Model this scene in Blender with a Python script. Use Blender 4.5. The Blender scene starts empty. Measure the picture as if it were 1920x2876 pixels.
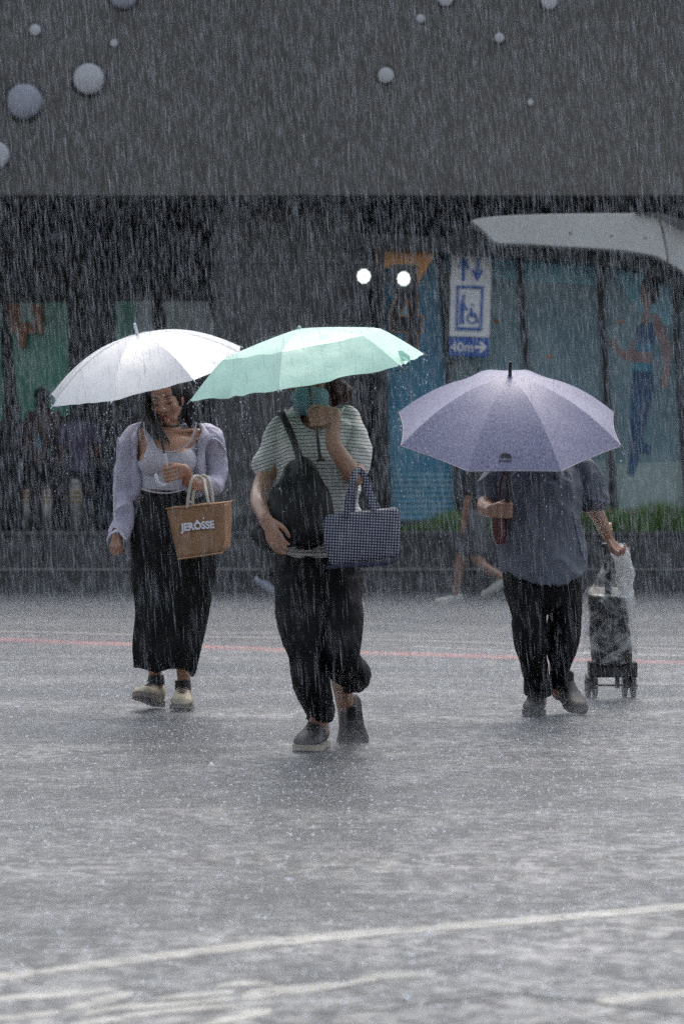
import bpy, bmesh, math, random
import numpy as np
from mathutils import Vector, Matrix, noise

random.seed(7); rng = np.random.default_rng(7)
S = bpy.context.scene
COL = S.collection
R = math.radians
H, F, CX, YH = 1.11, 8000.0, 960.0, 1382.0      # eye height (m), focal length and principal point in photo pixels

# ------------------------------------------------------------------ camera, sky, sun, exposure
cam_d = bpy.data.cameras.new('camera'); cam = bpy.data.objects.new('camera', cam_d); COL.objects.link(cam)
cam.location = (0, 0, H); cam.rotation_euler = (R(90), 0, 0)
cam_d.sensor_fit = 'VERTICAL'; cam_d.sensor_height = 36; cam_d.lens = F / 2876 * 36
cam_d.shift_y = -(1438 - YH) / 2876; cam_d.clip_end = 2000; cam_d.clip_start = 0.3
cam_d.dof.use_dof = True; cam_d.dof.focus_distance = 12.8; cam_d.dof.aperture_fstop = 4.4
S.camera = cam
W = bpy.data.worlds.new('World'); S.world = W; W.use_nodes = True
nt = W.node_tree; nt.nodes.clear()
SUN_EL, SUN_ROT = 64, 14
sky = nt.nodes.new('ShaderNodeTexSky'); sky.sky_type = 'NISHITA'; sky.sun_disc = False
sky.sun_elevation = R(SUN_EL); sky.sun_rotation = R(SUN_ROT); sky.air_density = 1.6; sky.dust_density = 6; sky.ozone_density = 1
hsv = nt.nodes.new('ShaderNodeHueSaturation'); hsv.inputs['Saturation'].default_value = 0.60
bg = nt.nodes.new('ShaderNodeBackground'); bg.inputs['Strength'].default_value = 0.15
wo = nt.nodes.new('ShaderNodeOutputWorld')
nt.links.new(sky.outputs[0], hsv.inputs['Color']); nt.links.new(hsv.outputs[0], bg.inputs['Color']); nt.links.new(bg.outputs[0], wo.inputs['Surface'])
sun_d = bpy.data.lights.new('sun', 'SUN'); sun = bpy.data.objects.new('sun', sun_d); COL.objects.link(sun)
sun_d.energy = 0.52; sun_d.angle = R(60); sun_d.color = (1, 0.992, 0.985)
_a = R(SUN_ROT)   # light comes from high up, a little behind the walkers
sdir = Vector((math.sin(_a) * math.cos(R(SUN_EL)), math.cos(_a) * math.cos(R(SUN_EL)), math.sin(R(SUN_EL))))
sun.rotation_euler = sdir.to_track_quat('Z', 'Y').to_euler()
S.view_settings.view_transform = 'Standard'; S.view_settings.look = 'None'; S.view_settings.gamma = 1
S.view_settings.use_curve_mapping = False
S.view_settings.exposure = 0.55
S.cycles.use_denoising = False
S.cycles.max_bounces = 6; S.cycles.volume_bounces = 1; S.cycles.transparent_max_bounces = 12

# ------------------------------------------------------------------ helpers
def P(px, py, d):
    return Vector(((px - CX) * d / F, d, H - (py - YH) * d / F))
def G(px, py, z=0.0):
    d = F * (H - z) / (py - YH)
    return Vector(((px - CX) * d / F, d, z))

MATS = {}
def mat(name, col, rough=0.6, var=0.12, vscale=8, bump=0.15, bscale=60, coat=0.0, metal=0.0, spec=0.5, sss=0.0, trans=0.0, emit=0, stretch=None, bdist=0.004):
    """procedural principled material: base colour with soft noise variation, noise relief"""
    if name in MATS: return MATS[name]
    m = bpy.data.materials.new(name); m.use_nodes = True; t = m.node_tree; N = t.nodes; L = t.links
    b = N['Principled BSDF']
    tc = N.new('ShaderNodeTexCoord'); mp = N.new('ShaderNodeMapping'); L.new(tc.outputs['Object'], mp.inputs['Vector'])
    if stretch: mp.inputs['Scale'].default_value = stretch
    n1 = N.new('ShaderNodeTexNoise'); n1.inputs['Scale'].default_value = vscale; n1.inputs['Detail'].default_value = 5
    L.new(mp.outputs[0], n1.inputs['Vector'])
    mx = N.new('ShaderNodeMix'); mx.data_type = 'RGBA'
    c = np.array(col[:3]); lo = np.clip(c * (1 - var), 0, 1); hi = np.clip(c * (1 + var), 0, 1)
    mx.inputs['A'].default_value = (*lo, 1); mx.inputs['B'].default_value = (*hi, 1)
    rp = N.new('ShaderNodeMapRange'); rp.inputs['From Min'].default_value = .3; rp.inputs['From Max'].default_value = .7
    L.new(n1.outputs['Fac'], rp.inputs['Value']); L.new(rp.outputs[0], mx.inputs['Factor'])
    L.new(mx.outputs['Result'], b.inputs['Base Color'])
    b.inputs['Roughness'].default_value = rough; b.inputs['Metallic'].default_value = metal
    b.inputs['Coat Weight'].default_value = coat; b.inputs['Coat Roughness'].default_value = 0.15
    b.inputs['Specular IOR Level'].default_value = spec
    if sss: b.inputs['Subsurface Weight'].default_value = sss; b.inputs['Subsurface Scale'].default_value = 0.01
    if bump:
        n2 = N.new('ShaderNodeTexNoise'); n2.inputs['Scale'].default_value = bscale; n2.inputs['Detail'].default_value = 4
        L.new(mp.outputs[0], n2.inputs['Vector'])
        bp = N.new('ShaderNodeBump'); bp.inputs['Strength'].default_value = bump; bp.inputs['Distance'].default_value = bdist
        L.new(n2.outputs['Fac'], bp.inputs['Height']); L.new(bp.outputs[0], b.inputs['Normal'])
    if emit:
        b.inputs['Emission Color'].default_value = (*col[:3], 1); b.inputs['Emission Strength'].default_value = emit
    if trans:
        out = [n for n in N if n.type == 'OUTPUT_MATERIAL'][0]
        tr = N.new('ShaderNodeBsdfTranslucent'); L.new(mx.outputs['Result'], tr.inputs['Color'])
        ms = N.new('ShaderNodeMixShader'); ms.inputs[0].default_value = trans
        L.new(b.outputs[0], ms.inputs[1]); L.new(tr.outputs[0], ms.inputs[2]); L.new(ms.outputs[0], out.inputs['Surface'])
    MATS[name] = m
    return m
def nodes(m): return m.node_tree.nodes, m.node_tree.links

def tag(o, label=None, cat=None, group=None, kind=None):
    if label: o['label'] = label
    if cat: o['category'] = cat
    if group: o['group'] = group
    if kind: o['kind'] = kind
    return o
def thing(name, loc, label, cat, group=None):
    o = bpy.data.objects.new(name, None); COL.objects.link(o); o.location = loc; o.empty_display_size = 0.2
    return tag(o, label, cat, group)
def worldloc(o):
    v = Vector(o.location); p = o.parent
    while p is not None: v += Vector(p.location); p = p.parent
    return v
def link(name, me, material, parent=None, smooth=True, **kw):
    """mesh given in world coordinates; moved into the parent's (translation only) frame"""
    o = bpy.data.objects.new(name, me); COL.objects.link(o)
    if material is not None: me.materials.append(material)
    if parent is not None:
        w = worldloc(parent); me.transform(Matrix.Translation(-w)); o.parent = parent
    if smooth: me.polygons.foreach_set('use_smooth', [True] * len(me.polygons))
    if kw: tag(o, **kw)
    return o
def mesh_of(V, Fc, name='m'):
    me = bpy.data.meshes.new(name); me.from_pydata([tuple(v) for v in V], [], [tuple(f) for f in Fc]); me.update()
    return me
def raw_mesh(V, T, name='m'):
    """fast: V (n,3) float, T (m,k) int"""
    me = bpy.data.meshes.new(name); V = np.asarray(V, np.float32); T = np.asarray(T, np.int32); k = T.shape[1]
    me.vertices.add(len(V)); me.vertices.foreach_set('co', V.ravel())
    me.loops.add(T.size); me.loops.foreach_set('vertex_index', T.ravel())
    me.polygons.add(len(T)); me.polygons.foreach_set('loop_start', np.arange(0, T.size, k, dtype=np.int32))
    me.polygons.foreach_set('loop_total', np.full(len(T), k, np.int32)); me.update(calc_edges=True); me.validate()
    return me
def catmull(pts, n):
    pts = np.array(pts, float); m = len(pts)
    if m < 3:
        return np.array([pts[0] + (pts[-1] - pts[0]) * t for t in np.linspace(0, 1, n)])
    ext = np.vstack([2 * pts[0] - pts[1], pts, 2 * pts[-1] - pts[-2]]); out = []
    for t in np.linspace(0, m - 1, n):
        i = min(int(t), m - 2); u = t - i; p0, p1, p2, p3 = ext[i:i + 4]
        out.append(.5 * ((2 * p1) + (-p0 + p2) * u + (2 * p0 - 5 * p1 + 4 * p2 - p3) * u * u + (-p0 + 3 * p1 - 3 * p2 + p3) * u ** 3))
    return np.array(out)

class Shape:
    """collects closed shells in world coordinates; build() joins them as one mesh, melt() fuses them into one skin"""
    def __init__(s): s.V = []; s.F = []
    def add(s, V, Fc):
        n = len(s.V); s.V += [tuple(v) for v in V]; s.F += [tuple(i + n for i in f) for f in Fc]
    def tube(s, pts, rad, seg=12, n=None, cap=True, squash=None):
        """round tube through world points with a radius per point (rounded ends)"""
        pr = [list(p) + [r] for p, r in zip(pts, rad)]
        n = n or max(6, 5 * len(pts)); A = catmull(pr, n); C = A[:, :3]; r = np.maximum(A[:, 3], 1e-5)
        T = np.gradient(C, axis=0); T /= np.linalg.norm(T, axis=1)[:, None] + 1e-12
        if cap:
            ks = [.0, .35, .7, .92]
            C0 = [C[0] - T[0] * r[0] * math.cos(math.asin(k)) for k in ks]; r0 = [max(r[0] * k, 1e-5) for k in ks]
            C1 = [C[-1] + T[-1] * r[-1] * math.cos(math.asin(k)) for k in ks[::-1]]; r1 = [max(r[-1] * k, 1e-5) for k in ks[::-1]]
            C = np.vstack([C0, C, C1]); T = np.vstack([[T[0]] * 4, T, [T[-1]] * 4]); r = np.concatenate([r0, r, r1])
        u = np.cross(T[0], [0.13, 1, 0.21]); u /= np.linalg.norm(u); V = []
        for i in range(len(C)):
            u = u - T[i] * np.dot(u, T[i]); u /= np.linalg.norm(u) + 1e-12; w = np.cross(T[i], u)
            for k in range(seg):
                a = 2 * math.pi * k / seg; q = u * math.cos(a) + w * math.sin(a)
                if squash is not None: q = q - np.array(squash[0]) * np.dot(q, squash[0]) * (1 - squash[1])
                V.append(C[i] + q * r[i])
        Fc = [(i * seg + k, i * seg + (k + 1) % seg, (i + 1) * seg + (k + 1) % seg, (i + 1) * seg + k) for i in range(len(C) - 1) for k in range(seg)]
        Fc += [tuple(range(seg))[::-1], tuple(range((len(C) - 1) * seg, len(C) * seg))]
        s.add(V, Fc); return s
    def ell(s, c, r, rot=None, seg=16):
        V = []; Fc = []; ns = seg // 2 + 2; c = Vector(c)
        for i in range(1, ns):
            th = math.pi * i / ns
            for k in range(seg):
                a = 2 * math.pi * k / seg
                v = Vector((math.sin(th) * math.cos(a) * r[0], math.sin(th) * math.sin(a) * r[1], math.cos(th) * r[2]))
                if rot is not None: v = rot @ v
                V.append(c + v)
        t = Vector((0, 0, r[2])); 
        if rot is not None: t = rot @ t
        top = len(V); V.append(c + t); bot = len(V); V.append(c - t)
        for i in range(ns - 2):
            for k in range(seg): Fc.append((i * seg + k, (i + 1) * seg + k, (i + 1) * seg + (k + 1) % seg, i * seg + (k + 1) % seg))
        for k in range(seg):
            Fc.append((top, k, (k + 1) % seg)); Fc.append((bot, (ns - 2) * seg + (k + 1) % seg, (ns - 2) * seg + k))
        s.add(V, Fc); return s
    def loft(s, rings, D, seg=64, n=40, fold=None, hem=None, power=2.3):
        """stacked level rings: (photo x, photo y, depth offset m, half width px, half depth m); measured at depth D"""
        A = catmull(rings, n); V = []
        for i in range(n):
            t = i / (n - 1); x, y, dz, rx, ry = A[i]; c = P(x, y, D + dz); k_ = D / F
            for k in range(seg):
                a = 2 * math.pi * k / seg; ca, sa = math.cos(a), math.sin(a)
                e = (abs(ca) ** power + abs(sa) ** power) ** (-1 / power)
                q = 1 + (fold(a, t) if fold else 0)
                dy = hem(a, t) * k_ if hem else 0
                V.append((c.x + ca * e * rx * k_ * q, c.y + sa * e * ry * q, c.z - dy))
        Fc = [(i * seg + k, (i + 1) * seg + k, (i + 1) * seg + (k + 1) % seg, i * seg + (k + 1) % seg) for i in range(n - 1) for k in range(seg)]
        Fc += [tuple(range(seg)), tuple(range((n - 1) * seg, n * seg))[::-1]]
        s.add(V, Fc); return s
    def box(s, lo, hi):
        (x0, y0, z0), (x1, y1, z1) = lo, hi
        V = [(x0, y0, z0), (x1, y0, z0), (x1, y1, z0), (x0, y1, z0), (x0, y0, z1), (x1, y0, z1), (x1, y1, z1), (x0, y1, z1)]
        s.add(V, [(0, 3, 2, 1), (4, 5, 6, 7), (0, 1, 5, 4), (1, 2, 6, 5), (2, 3, 7, 6), (3, 0, 4, 7)]); return s
    def prism(s, pts, d0, d1):
        """polygon traced at depth d0 (photo px) given real thickness d1-d0"""
        V = [P(x, y, d0) for x, y in pts]; k = len(V); V += [Vector((v.x, d1, v.z)) for v in V]
        a = sum(V[i].x * V[(i + 1) % k].z - V[(i + 1) % k].x * V[i].z for i in range(k))
        Fc = [tuple(range(k)), tuple(range(k, 2 * k))[::-1]] + [(i, i + k, (i + 1) % k + k, (i + 1) % k) for i in range(k)]
        if a < 0: Fc = [f[::-1] for f in Fc]
        s.add(V, Fc); return s
    def cyl(s, p0, p1, r, seg=20, r1=None):
        p0 = Vector(p0); p1 = Vector(p1); ax = (p1 - p0).normalized(); u = ax.orthogonal().normalized(); w = ax.cross(u); r1 = r if r1 is None else r1
        V = [p0 + (u * math.cos(2 * math.pi * k / seg) + w * math.sin(2 * math.pi * k / seg)) * r for k in range(seg)]
        V += [p1 + (u * math.cos(2 * math.pi * k / seg) + w * math.sin(2 * math.pi * k / seg)) * r1 for k in range(seg)]
        s.add(V, [tuple(range(seg))[::-1], tuple(range(seg, 2 * seg))] + [(k, (k + 1) % seg, seg + (k + 1) % seg, seg + k) for k in range(seg)]); return s
    def build(s, name, material, parent=None, smooth=True, bevel=0, **kw):
        me = mesh_of(s.V, s.F, name)
        if bevel:
            bm = bmesh.new(); bm.from_mesh(me)
            bmesh.ops.bevel(bm, geom=bm.edges[:], offset=bevel, segments=2, affect='EDGES', profile=.6, clamp_overlap=True)
            bm.to_mesh(me); bm.free()
        return link(name, me, material, parent, smooth, **kw)
    def melt(s, name, material, parent=None, voxel=.006, smooth=4, disp=None, cuts=None, **kw):
        me = mesh_of(s.V, s.F, 'tmp'); ob = bpy.data.objects.new('tmp', me); COL.objects.link(ob)
        md = ob.modifiers.new('r', 'REMESH'); md.mode = 'VOXEL'; md.voxel_size = voxel; md.use_smooth_shade = True
        sm = ob.modifiers.new('s', 'SMOOTH'); sm.factor = .5; sm.iterations = smooth
        dg = bpy.context.evaluated_depsgraph_get(); out = bpy.data.meshes.new_from_object(ob.evaluated_get(dg))
        bpy.data.objects.remove(ob); bpy.data.meshes.remove(me)
        if disp:
            n = len(out.vertices); co = np.empty(n * 3, np.float32); no = np.empty(n * 3, np.float32)
            out.vertices.foreach_get('co', co); out.vertices.foreach_get('normal', no)
            co = co.reshape(-1, 3); no = no.reshape(-1, 3)
            co += no * np.array([disp(Vector(map(float, c))) for c in co], np.float32)[:, None]
            out.vertices.foreach_set('co', co.ravel()); out.update()
        if cuts:
            ob = bpy.data.objects.new('tmp', out); COL.objects.link(ob); tmps = []
            for c in cuts:
                cm = mesh_of(c.V, c.F, 'cut'); co_ = bpy.data.objects.new('cut', cm); COL.objects.link(co_); tmps.append(co_)
                b = ob.modifiers.new('b', 'BOOLEAN'); b.operation = 'DIFFERENCE'; b.object = co_; b.solver = 'EXACT'
            dg = bpy.context.evaluated_depsgraph_get(); o2 = bpy.data.meshes.new_from_object(ob.evaluated_get(dg))
            for t in tmps + [ob]: bpy.data.objects.remove(t)
            out = o2
        out.name = name; out.materials.clear()
        o = link(name, out, material, parent, True, **kw)
        return o

def fold_noise(freq, amp, stretch=(1, 1, .35), seed=0.0, warp=.0):
    """cloth folds: ridged noise, long in the direction with the small stretch factor"""
    def f(p):
        q = Vector((p.x * stretch[0], p.y * stretch[1], p.z * stretch[2])) * freq + Vector((seed, seed * 1.7, seed * .3))
        v = noise.noise(q) + .5 * noise.noise(q * 2.1 + Vector((3, 1, 7)))
        return amp * (1 - 2 * min(1, abs(v) * 1.6)) * .8
    return f

def hand(B, wrist, dr, side, nrm, k=1.0, curl=(25, 35, 25), spread=1.0, thumb=(-1, 30)):
    """open or half closed hand: dr towards the fingers, side across the knuckles (index -> little), nrm = palm side"""
    dr = Vector(dr).normalized(); side = Vector(side); side = (side - dr * side.dot(dr)).normalized(); nrm = Vector(nrm); nrm = (nrm - dr * nrm.dot(dr) - side * nrm.dot(side)).normalized()
    w = Vector(wrist); L = [.97, 1.05, .98, .80]
    for i in range(4):
        off = side * ((i - 1.5) * .0185 * k * spread); b = w + dr * (.082 - .004 * abs(i - 1.2)) * k + off
        B.tube([w + side * ((i - 1.5) * .012 * k), w.lerp(b, .5), b], [.0145 * k, .0135 * k, .0105 * k], seg=10)
        a = 0; p = b; pts = [b]; 
        for j, ln in enumerate((.042, .027, .021)):
            a += R(curl[j]); q = p + (dr * math.cos(a) + nrm * math.sin(a)) * ln * k * L[i]; pts.append(q); p = q
        B.tube(pts, [.0100 * k, .0092 * k, .0084 * k, .0068 * k], seg=10, n=14)
    ts = thumb[0]; a = R(thumb[1])
    t0 = w + dr * .018 * k + side * ts * .020 * k + nrm * .008 * k
    t1 = t0 + (dr * math.cos(a) + side * ts * math.sin(a) + nrm * .35).normalized() * .042 * k
    t2 = t1 + (dr * 1 + side * ts * .1 + nrm * .5).normalized() * .032 * k; t3 = t2 + (dr * 1 - side * ts * .2 + nrm * .5).normalized() * .024 * k
    B.tube([t0, t1, t2, t3], [.0145 * k, .0120 * k, .0100 * k, .0080 * k], seg=10, n=16)

def grip(B, c, axis, wr, front, k=1.0):
    """fist closed round a shaft: c on the shaft, axis up the shaft, wr towards the wrist, front = finger side"""
    a = Vector(axis).normalized(); w = Vector(wr); w = (w - a * w.dot(a)).normalized(); f = Vector(front); f = (f - a * f.dot(a) - w * f.dot(w)).normalized()
    c = Vector(c); wrist = c + w * .088 * k + f * .002 * k
    for i in range(4):
        z = a * ((1.5 - i) * .0195 * k); kn = c + z + w * .034 * k + f * .016 * k; sh = 1 - .10 * (i == 3)
        B.tube([wrist + a * ((1.5 - i) * .010 * k), wrist.lerp(kn, .55) + z * .2 + f * .003 * k, kn], [.0160 * k, .0150 * k, .0112 * k], seg=10)
        B.tube([kn, c + z + w * .010 * k + f * .030 * k, c + z - w * .014 * k * sh + f * .024 * k, c + z - w * .022 * k * sh + f * .004 * k, c + z - w * .010 * k - f * .012 * k],
               [.0108 * k, .0102 * k, .0100 * k, .0088 * k, .0075 * k], seg=10, n=20)
    B.tube([wrist + a * .012 * k - f * .008 * k, c + w * .035 * k + a * .034 * k - f * .006 * k, c + w * .004 * k + a * .046 * k - f * .004 * k, c - w * .016 * k + a * .042 * k + f * .012 * k],
           [.0165 * k, .0140 * k, .0110 * k, .0085 * k], seg=10, n=18)
    return wrist

def head_parts(B, c, rot, k=1.0):
    """skull, jaw, nose, lips, brow, ears; local x = to the right in the picture, y = forward (away from the face), z up"""
    M = lambda x, y, z: Vector(c) + rot @ Vector((x, -y, z)) * k
    E = lambda x, y, z, a, b, d: B.ell(M(x, y, z), (a * k, b * k, d * k), rot, 20)
    E(0, -.012, .035, .073, .090, .078); E(0, .022, -.012, .061, .066, .082); E(0, .030, -.062, .044, .048, .036)
    E(0, .066, -.090, .017, .015, .014)
    for sx in (-1, 1):
        E(sx * .036, .050, -.030, .025, .026, .028); E(sx * .026, .076, .024, .024, .012, .008)
        E(sx * .031, .070, .004, .015, .0125, .011); E(sx * .0105, .093, -.033, .0085, .0085, .0075)
        E(sx * .074, -.008, -.010, .009, .018, .030)
        B.tube([M(sx * .050, .0, -.055), M(sx * .030, .045, -.088)], [.016 * k, .014 * k])
    B.tube([M(0, .084, .018), M(0, .094, -.008), M(0, .105, -.028)], [.0085 * k, .009 * k, .0105 * k])
    E(0, .087, -.056, .020, .009, .0045); E(0, .085, -.066, .017, .009, .0055)
    return M

def face_details(M, k, parent, lip, dark, brow):
    s = Shape(); 
    s.tube([M(-.021, .0925, -.0575), M(-.008, .0975, -.0545), M(0, .0985, -.056), M(.008, .0975, -.0545), M(.021, .0925, -.0575)], [.0015 * k, .0038 * k, .0032 * k, .0038 * k, .0015 * k], seg=8)
    s.tube([M(-.018, .0925, -.062), M(0, .0965, -.0665), M(.018, .0925, -.062)], [.0015 * k, .0050 * k, .0015 * k], seg=8)
    s.build('lips', lip, parent)
    for sx in (-1, 1):
        s = Shape(); s.tube([M(sx * .018, .0815, .000), M(sx * .026, .0845, -.0045), M(sx * .036, .0838, -.005), M(sx * .047, .0760, .002)], [.0012 * k, .0024 * k, .0026 * k, .0014 * k], seg=8)
        s.build('eyelashes', dark, parent)
        s = Shape(); s.tube([M(sx * .014, .088, .028), M(sx * .028, .088, .034), M(sx * .047, .075, .029)], [.0022 * k, .0030 * k, .0013 * k], seg=8)
        s.build('eyebrow', brow, parent)

def shoe(parent, loc, yaw, pitch, upper, sole, lace=None, k=1.0, L=.27, Wd=.095, roll=0, high=.085, label=None):
    """loc = under the heel; yaw 0 points the toe to the camera; pitch > 0 lifts the toe; roll about the shoe's own axis"""
    M = Matrix.Rotation(R(yaw), 4, 'Z') @ Matrix.Rotation(R(-pitch), 4, 'X') @ Matrix.Rotation(R(roll), 4, 'Y')
    T = lambda x, y, z: Vector(loc) + (M @ Vector((x * k, -y * k, z * k)))
    ts = np.linspace(0, 1, 26); ww = np.interp(ts, [0, .05, .12, .3, .5, .68, .85, .95, 1], [.35, .62, .72, .70, .76, 1.0, .92, .62, .25]) * Wd / 2
    hh = np.interp(ts, [0, .06, .2, .34, .45, .6, .75, .9, .97, 1], [.80, .98, 1.02, 1.0, .86, .66, .55, .48, .34, .22]) * high
    V = []; seg = 20
    for i, t in enumerate(ts):
        for j in range(seg):
            a = 2 * math.pi * j / seg; ca, sa = math.cos(a), math.sin(a); nar = 1 - .30 * max(0, sa) * (1 if t < .5 else .6)
            e = (abs(ca) ** 2.8 + abs(sa) ** 2.8) ** (-1 / 2.8)
            V.append(T(ca * e * ww[i] * nar, t * L, .018 + (hh[i] - .018) * (.5 + .5 * sa * e)))
    Fc = [(i * seg + j, i * seg + (j + 1) % seg, (i + 1) * seg + (j + 1) % seg, (i + 1) * seg + j) for i in range(len(ts) - 1) for j in range(seg)]
    Fc += [tuple(range(seg))[::-1], tuple(range((len(ts) - 1) * seg, len(ts) * seg))]
    s = Shape(); s.add(V, Fc); up = s.build('shoe', upper, parent)
    if label: up['label'] = label
    o = [(x * 1.07, t * L * 1.03 - .004) for x, t in zip(ww, ts)]; ring = [(x, y) for x, y in o] + [(-x, y) for x, y in o[::-1]]
    V = [T(x, y, 0 + .012 * max(0, y / L - .8) * 3) for x, y in ring] + [T(x, y, .024 + .006 * (y / L > .85)) for x, y in ring]; n = len(ring)
    s = Shape(); s.add(V, [tuple(range(n)), tuple(range(n, 2 * n))[::-1]] + [(i, (i + 1) % n, n + (i + 1) % n, n + i) for i in range(n)])
    s.build('sole', sole, up, smooth=False)
    if lace is not None:
        for q in (.40, .47, .54, .61):
            hz = float(np.interp(q, ts, hh)) + .002
            s = Shape(); s.tube([T(-.026, q * L, hz - .009), T(0, q * L + .004, hz + .002), T(.026, q * L, hz - .009)], [.0032 * k] * 3, seg=6); s.build('lace', lace, up)
        s = Shape(); s.tube([T(0, .36 * L, high), T(.030, .34 * L, high + .006), T(.036, .40 * L, high - .012), T(.006, .38 * L, high + .002), T(-.03, .35 * L, high + .008), T(-.036, .41 * L, high - .01)], [.0028 * k] * 6, seg=6)
        s.build('lace', lace, up)
    # tongue / collar
    s = Shape(); s.tube([T(0, .36 * L, high * .8), T(0, .31 * L, high * 1.18)], [.022 * k, .020 * k], squash=((M @ Vector((0, 1, 0)))[:], .4)); s.build('tongue', upper, up)
    return T
# ------------------------------------------------------------------ the road
def road_material(name='wet_asphalt', ca=(.013, .014, .017), cb=(.055, .057, .064), worn=False):
    m = mat(name, (.05, .052, .056), rough=.3, bump=0); N, L = nodes(m); b = N['Principled BSDF']
    g = N.new('ShaderNodeNewGeometry')
    def noi(sc, det=4, stretch=None):
        n = N.new('ShaderNodeTexNoise'); n.inputs['Scale'].default_value = sc; n.inputs['Detail'].default_value = det
        if stretch:
            mp = N.new('ShaderNodeMapping'); mp.inputs['Scale'].default_value = stretch; L.new(g.outputs['Position'], mp.inputs['Vector']); L.new(mp.outputs[0], n.inputs['Vector'])
        else: L.new(g.outputs['Position'], n.inputs['Vector'])
        return n
    def rng_(n, a, b_, c, d):
        r = N.new('ShaderNodeMapRange'); r.inputs['From Min'].default_value = a; r.inputs['From Max'].default_value = b_; r.inputs['To Min'].default_value = c; r.inputs['To Max'].default_value = d
        L.new(n.outputs[0], r.inputs['Value']); return r
    def add(a, b_, k=1.0):
        q = N.new('ShaderNodeMath'); q.operation = 'MULTIPLY_ADD'; L.new(b_.outputs[0], q.inputs[0]); q.inputs[1].default_value = k; L.new(a.outputs[0], q.inputs[2]); return q
    # aggregate, patches and long streaks of wear
    patch = noi(1.0, 7, (.55, 1.1, 1)); fine = noi(170, 2); wear = noi(2.2, 4, (.35, 1.6, 1))
    v = add(rng_(patch, .3, .7, -.5, .5), rng_(fine, .3, .7, -.45, .45)); v = add(v, rng_(wear, .3, .7, -.3, .3))
    mx = N.new('ShaderNodeMix'); mx.data_type = 'RGBA'; mx.inputs['A'].default_value = (*ca, 1); mx.inputs['B'].default_value = (*cb, 1)
    r = N.new('ShaderNodeMapRange'); r.inputs['From Min'].default_value = -.7; r.inputs['From Max'].default_value = .8; L.new(v.outputs[0], r.inputs['Value']); L.new(r.outputs[0], mx.inputs['Factor'])
    L.new(mx.outputs['Result'], b.inputs['Base Color'])
    if worn:   # paint rubbed through to the asphalt
        wn = noi(9, 8); r2 = rng_(wn, .52, .70, 0, .85); m2 = N.new('ShaderNodeMix'); m2.data_type = 'RGBA'; L.new(r2.outputs[0], m2.inputs['Factor']); L.new(mx.outputs['Result'], m2.inputs['A']); m2.inputs['B'].default_value = (.05, .05, .055, 1); L.new(m2.outputs['Result'], b.inputs['Base Color'])
    # running water: rough where rain hits, smoother in the shallow pools
    cr_ = add(rng_(patch, .40, .60, .21, .34), rng_(wear, .3, .7, -.04, .06)); L.new(cr_.outputs[0], b.inputs['Coat Roughness']); b.inputs['Roughness'].default_value = .4
    b.inputs['Specular IOR Level'].default_value = .5; mott = add(rng_(noi(17, 7, (1, .8, 1)), .40, .60, .05, .95), rng_(noi(6, 5, (1, .5, 1)), .38, .62, -.32, .32)); L.new(mott.outputs[0], b.inputs['Coat Weight']); b.inputs['Coat IOR'].default_value = 2.4
    vor = N.new('ShaderNodeTexVoronoi'); vor.inputs['Scale'].default_value = 55; L.new(g.outputs['Position'], vor.inputs['Vector'])
    rip = noi(48, 6); big = noi(14, 3)
    hsum = add(rip, rng_(vor, 0, .5, 1, 0), .40); hsum = add(hsum, big, 2.0)
    bp = N.new('ShaderNodeBump'); bp.inputs['Strength'].default_value = 1.0; bp.inputs['Distance'].default_value = .0032
    L.new(hsum.outputs[0], bp.inputs['Height']); L.new(bp.outputs[0], b.inputs['Normal']); L.new(bp.outputs[0], b.inputs['Coat Normal'])
    return m
ROAD = road_material()
me = mesh_of([(-150, -30, 0), (150, -30, 0), (150, 300, 0), (-150, 300, 0)], [(0, 1, 2, 3)])
link('road', me, ROAD, smooth=False, kind='structure')

WHITE = road_material('worn_white_paint', (.22, .215, .19), (.36, .355, .32), True); RED = road_material('worn_red_paint', (.22, .07, .07), (.36, .13, .12), True)
def marking(pts, m=WHITE, z=.001, n_up=None, label=None):
    V = [G(x, y, z) for x, y in pts]; k = len(V)
    a = sum(V[i].x * V[(i + 1) % k].y - V[(i + 1) % k].x * V[i].y for i in range(k))
    f = tuple(range(k)) if a > 0 else tuple(range(k))[::-1]
    bm = bmesh.new(); me = mesh_of(V, [f]); bm.from_mesh(me); bmesh.ops.triangulate(bm, faces=bm.faces[:]); bm.to_mesh(me); bm.free()
    link('road_marking', me, m, smooth=False, kind='structure')
def stroke(pts, w, m=WHITE, n=20, z=.001):
    """painted stroke: centre line in photo px, width (photo px, up-down) per point"""
    w = [q * (1.0 if pts[0][1] > 2500 else 1) for q in w]
    A = catmull([(x, y, ww) for (x, y), ww in zip(pts, w)], n)
    marking([(x, y - ww / 2) for x, y, ww in A] + [(x, y + ww / 2) for x, y, ww in A[::-1]], m, z)
stroke([(-300, 2770), (0, 2741), (95, 2732)], [26, 24, 20], n=6)
stroke([(96, 2731), (170, 2722), (480, 2682), (960, 2627), (1440, 2588), (1920, 2546), (2500, 2496)], [5, 16, 22, 21, 19, 19, 18], n=28)
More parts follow.
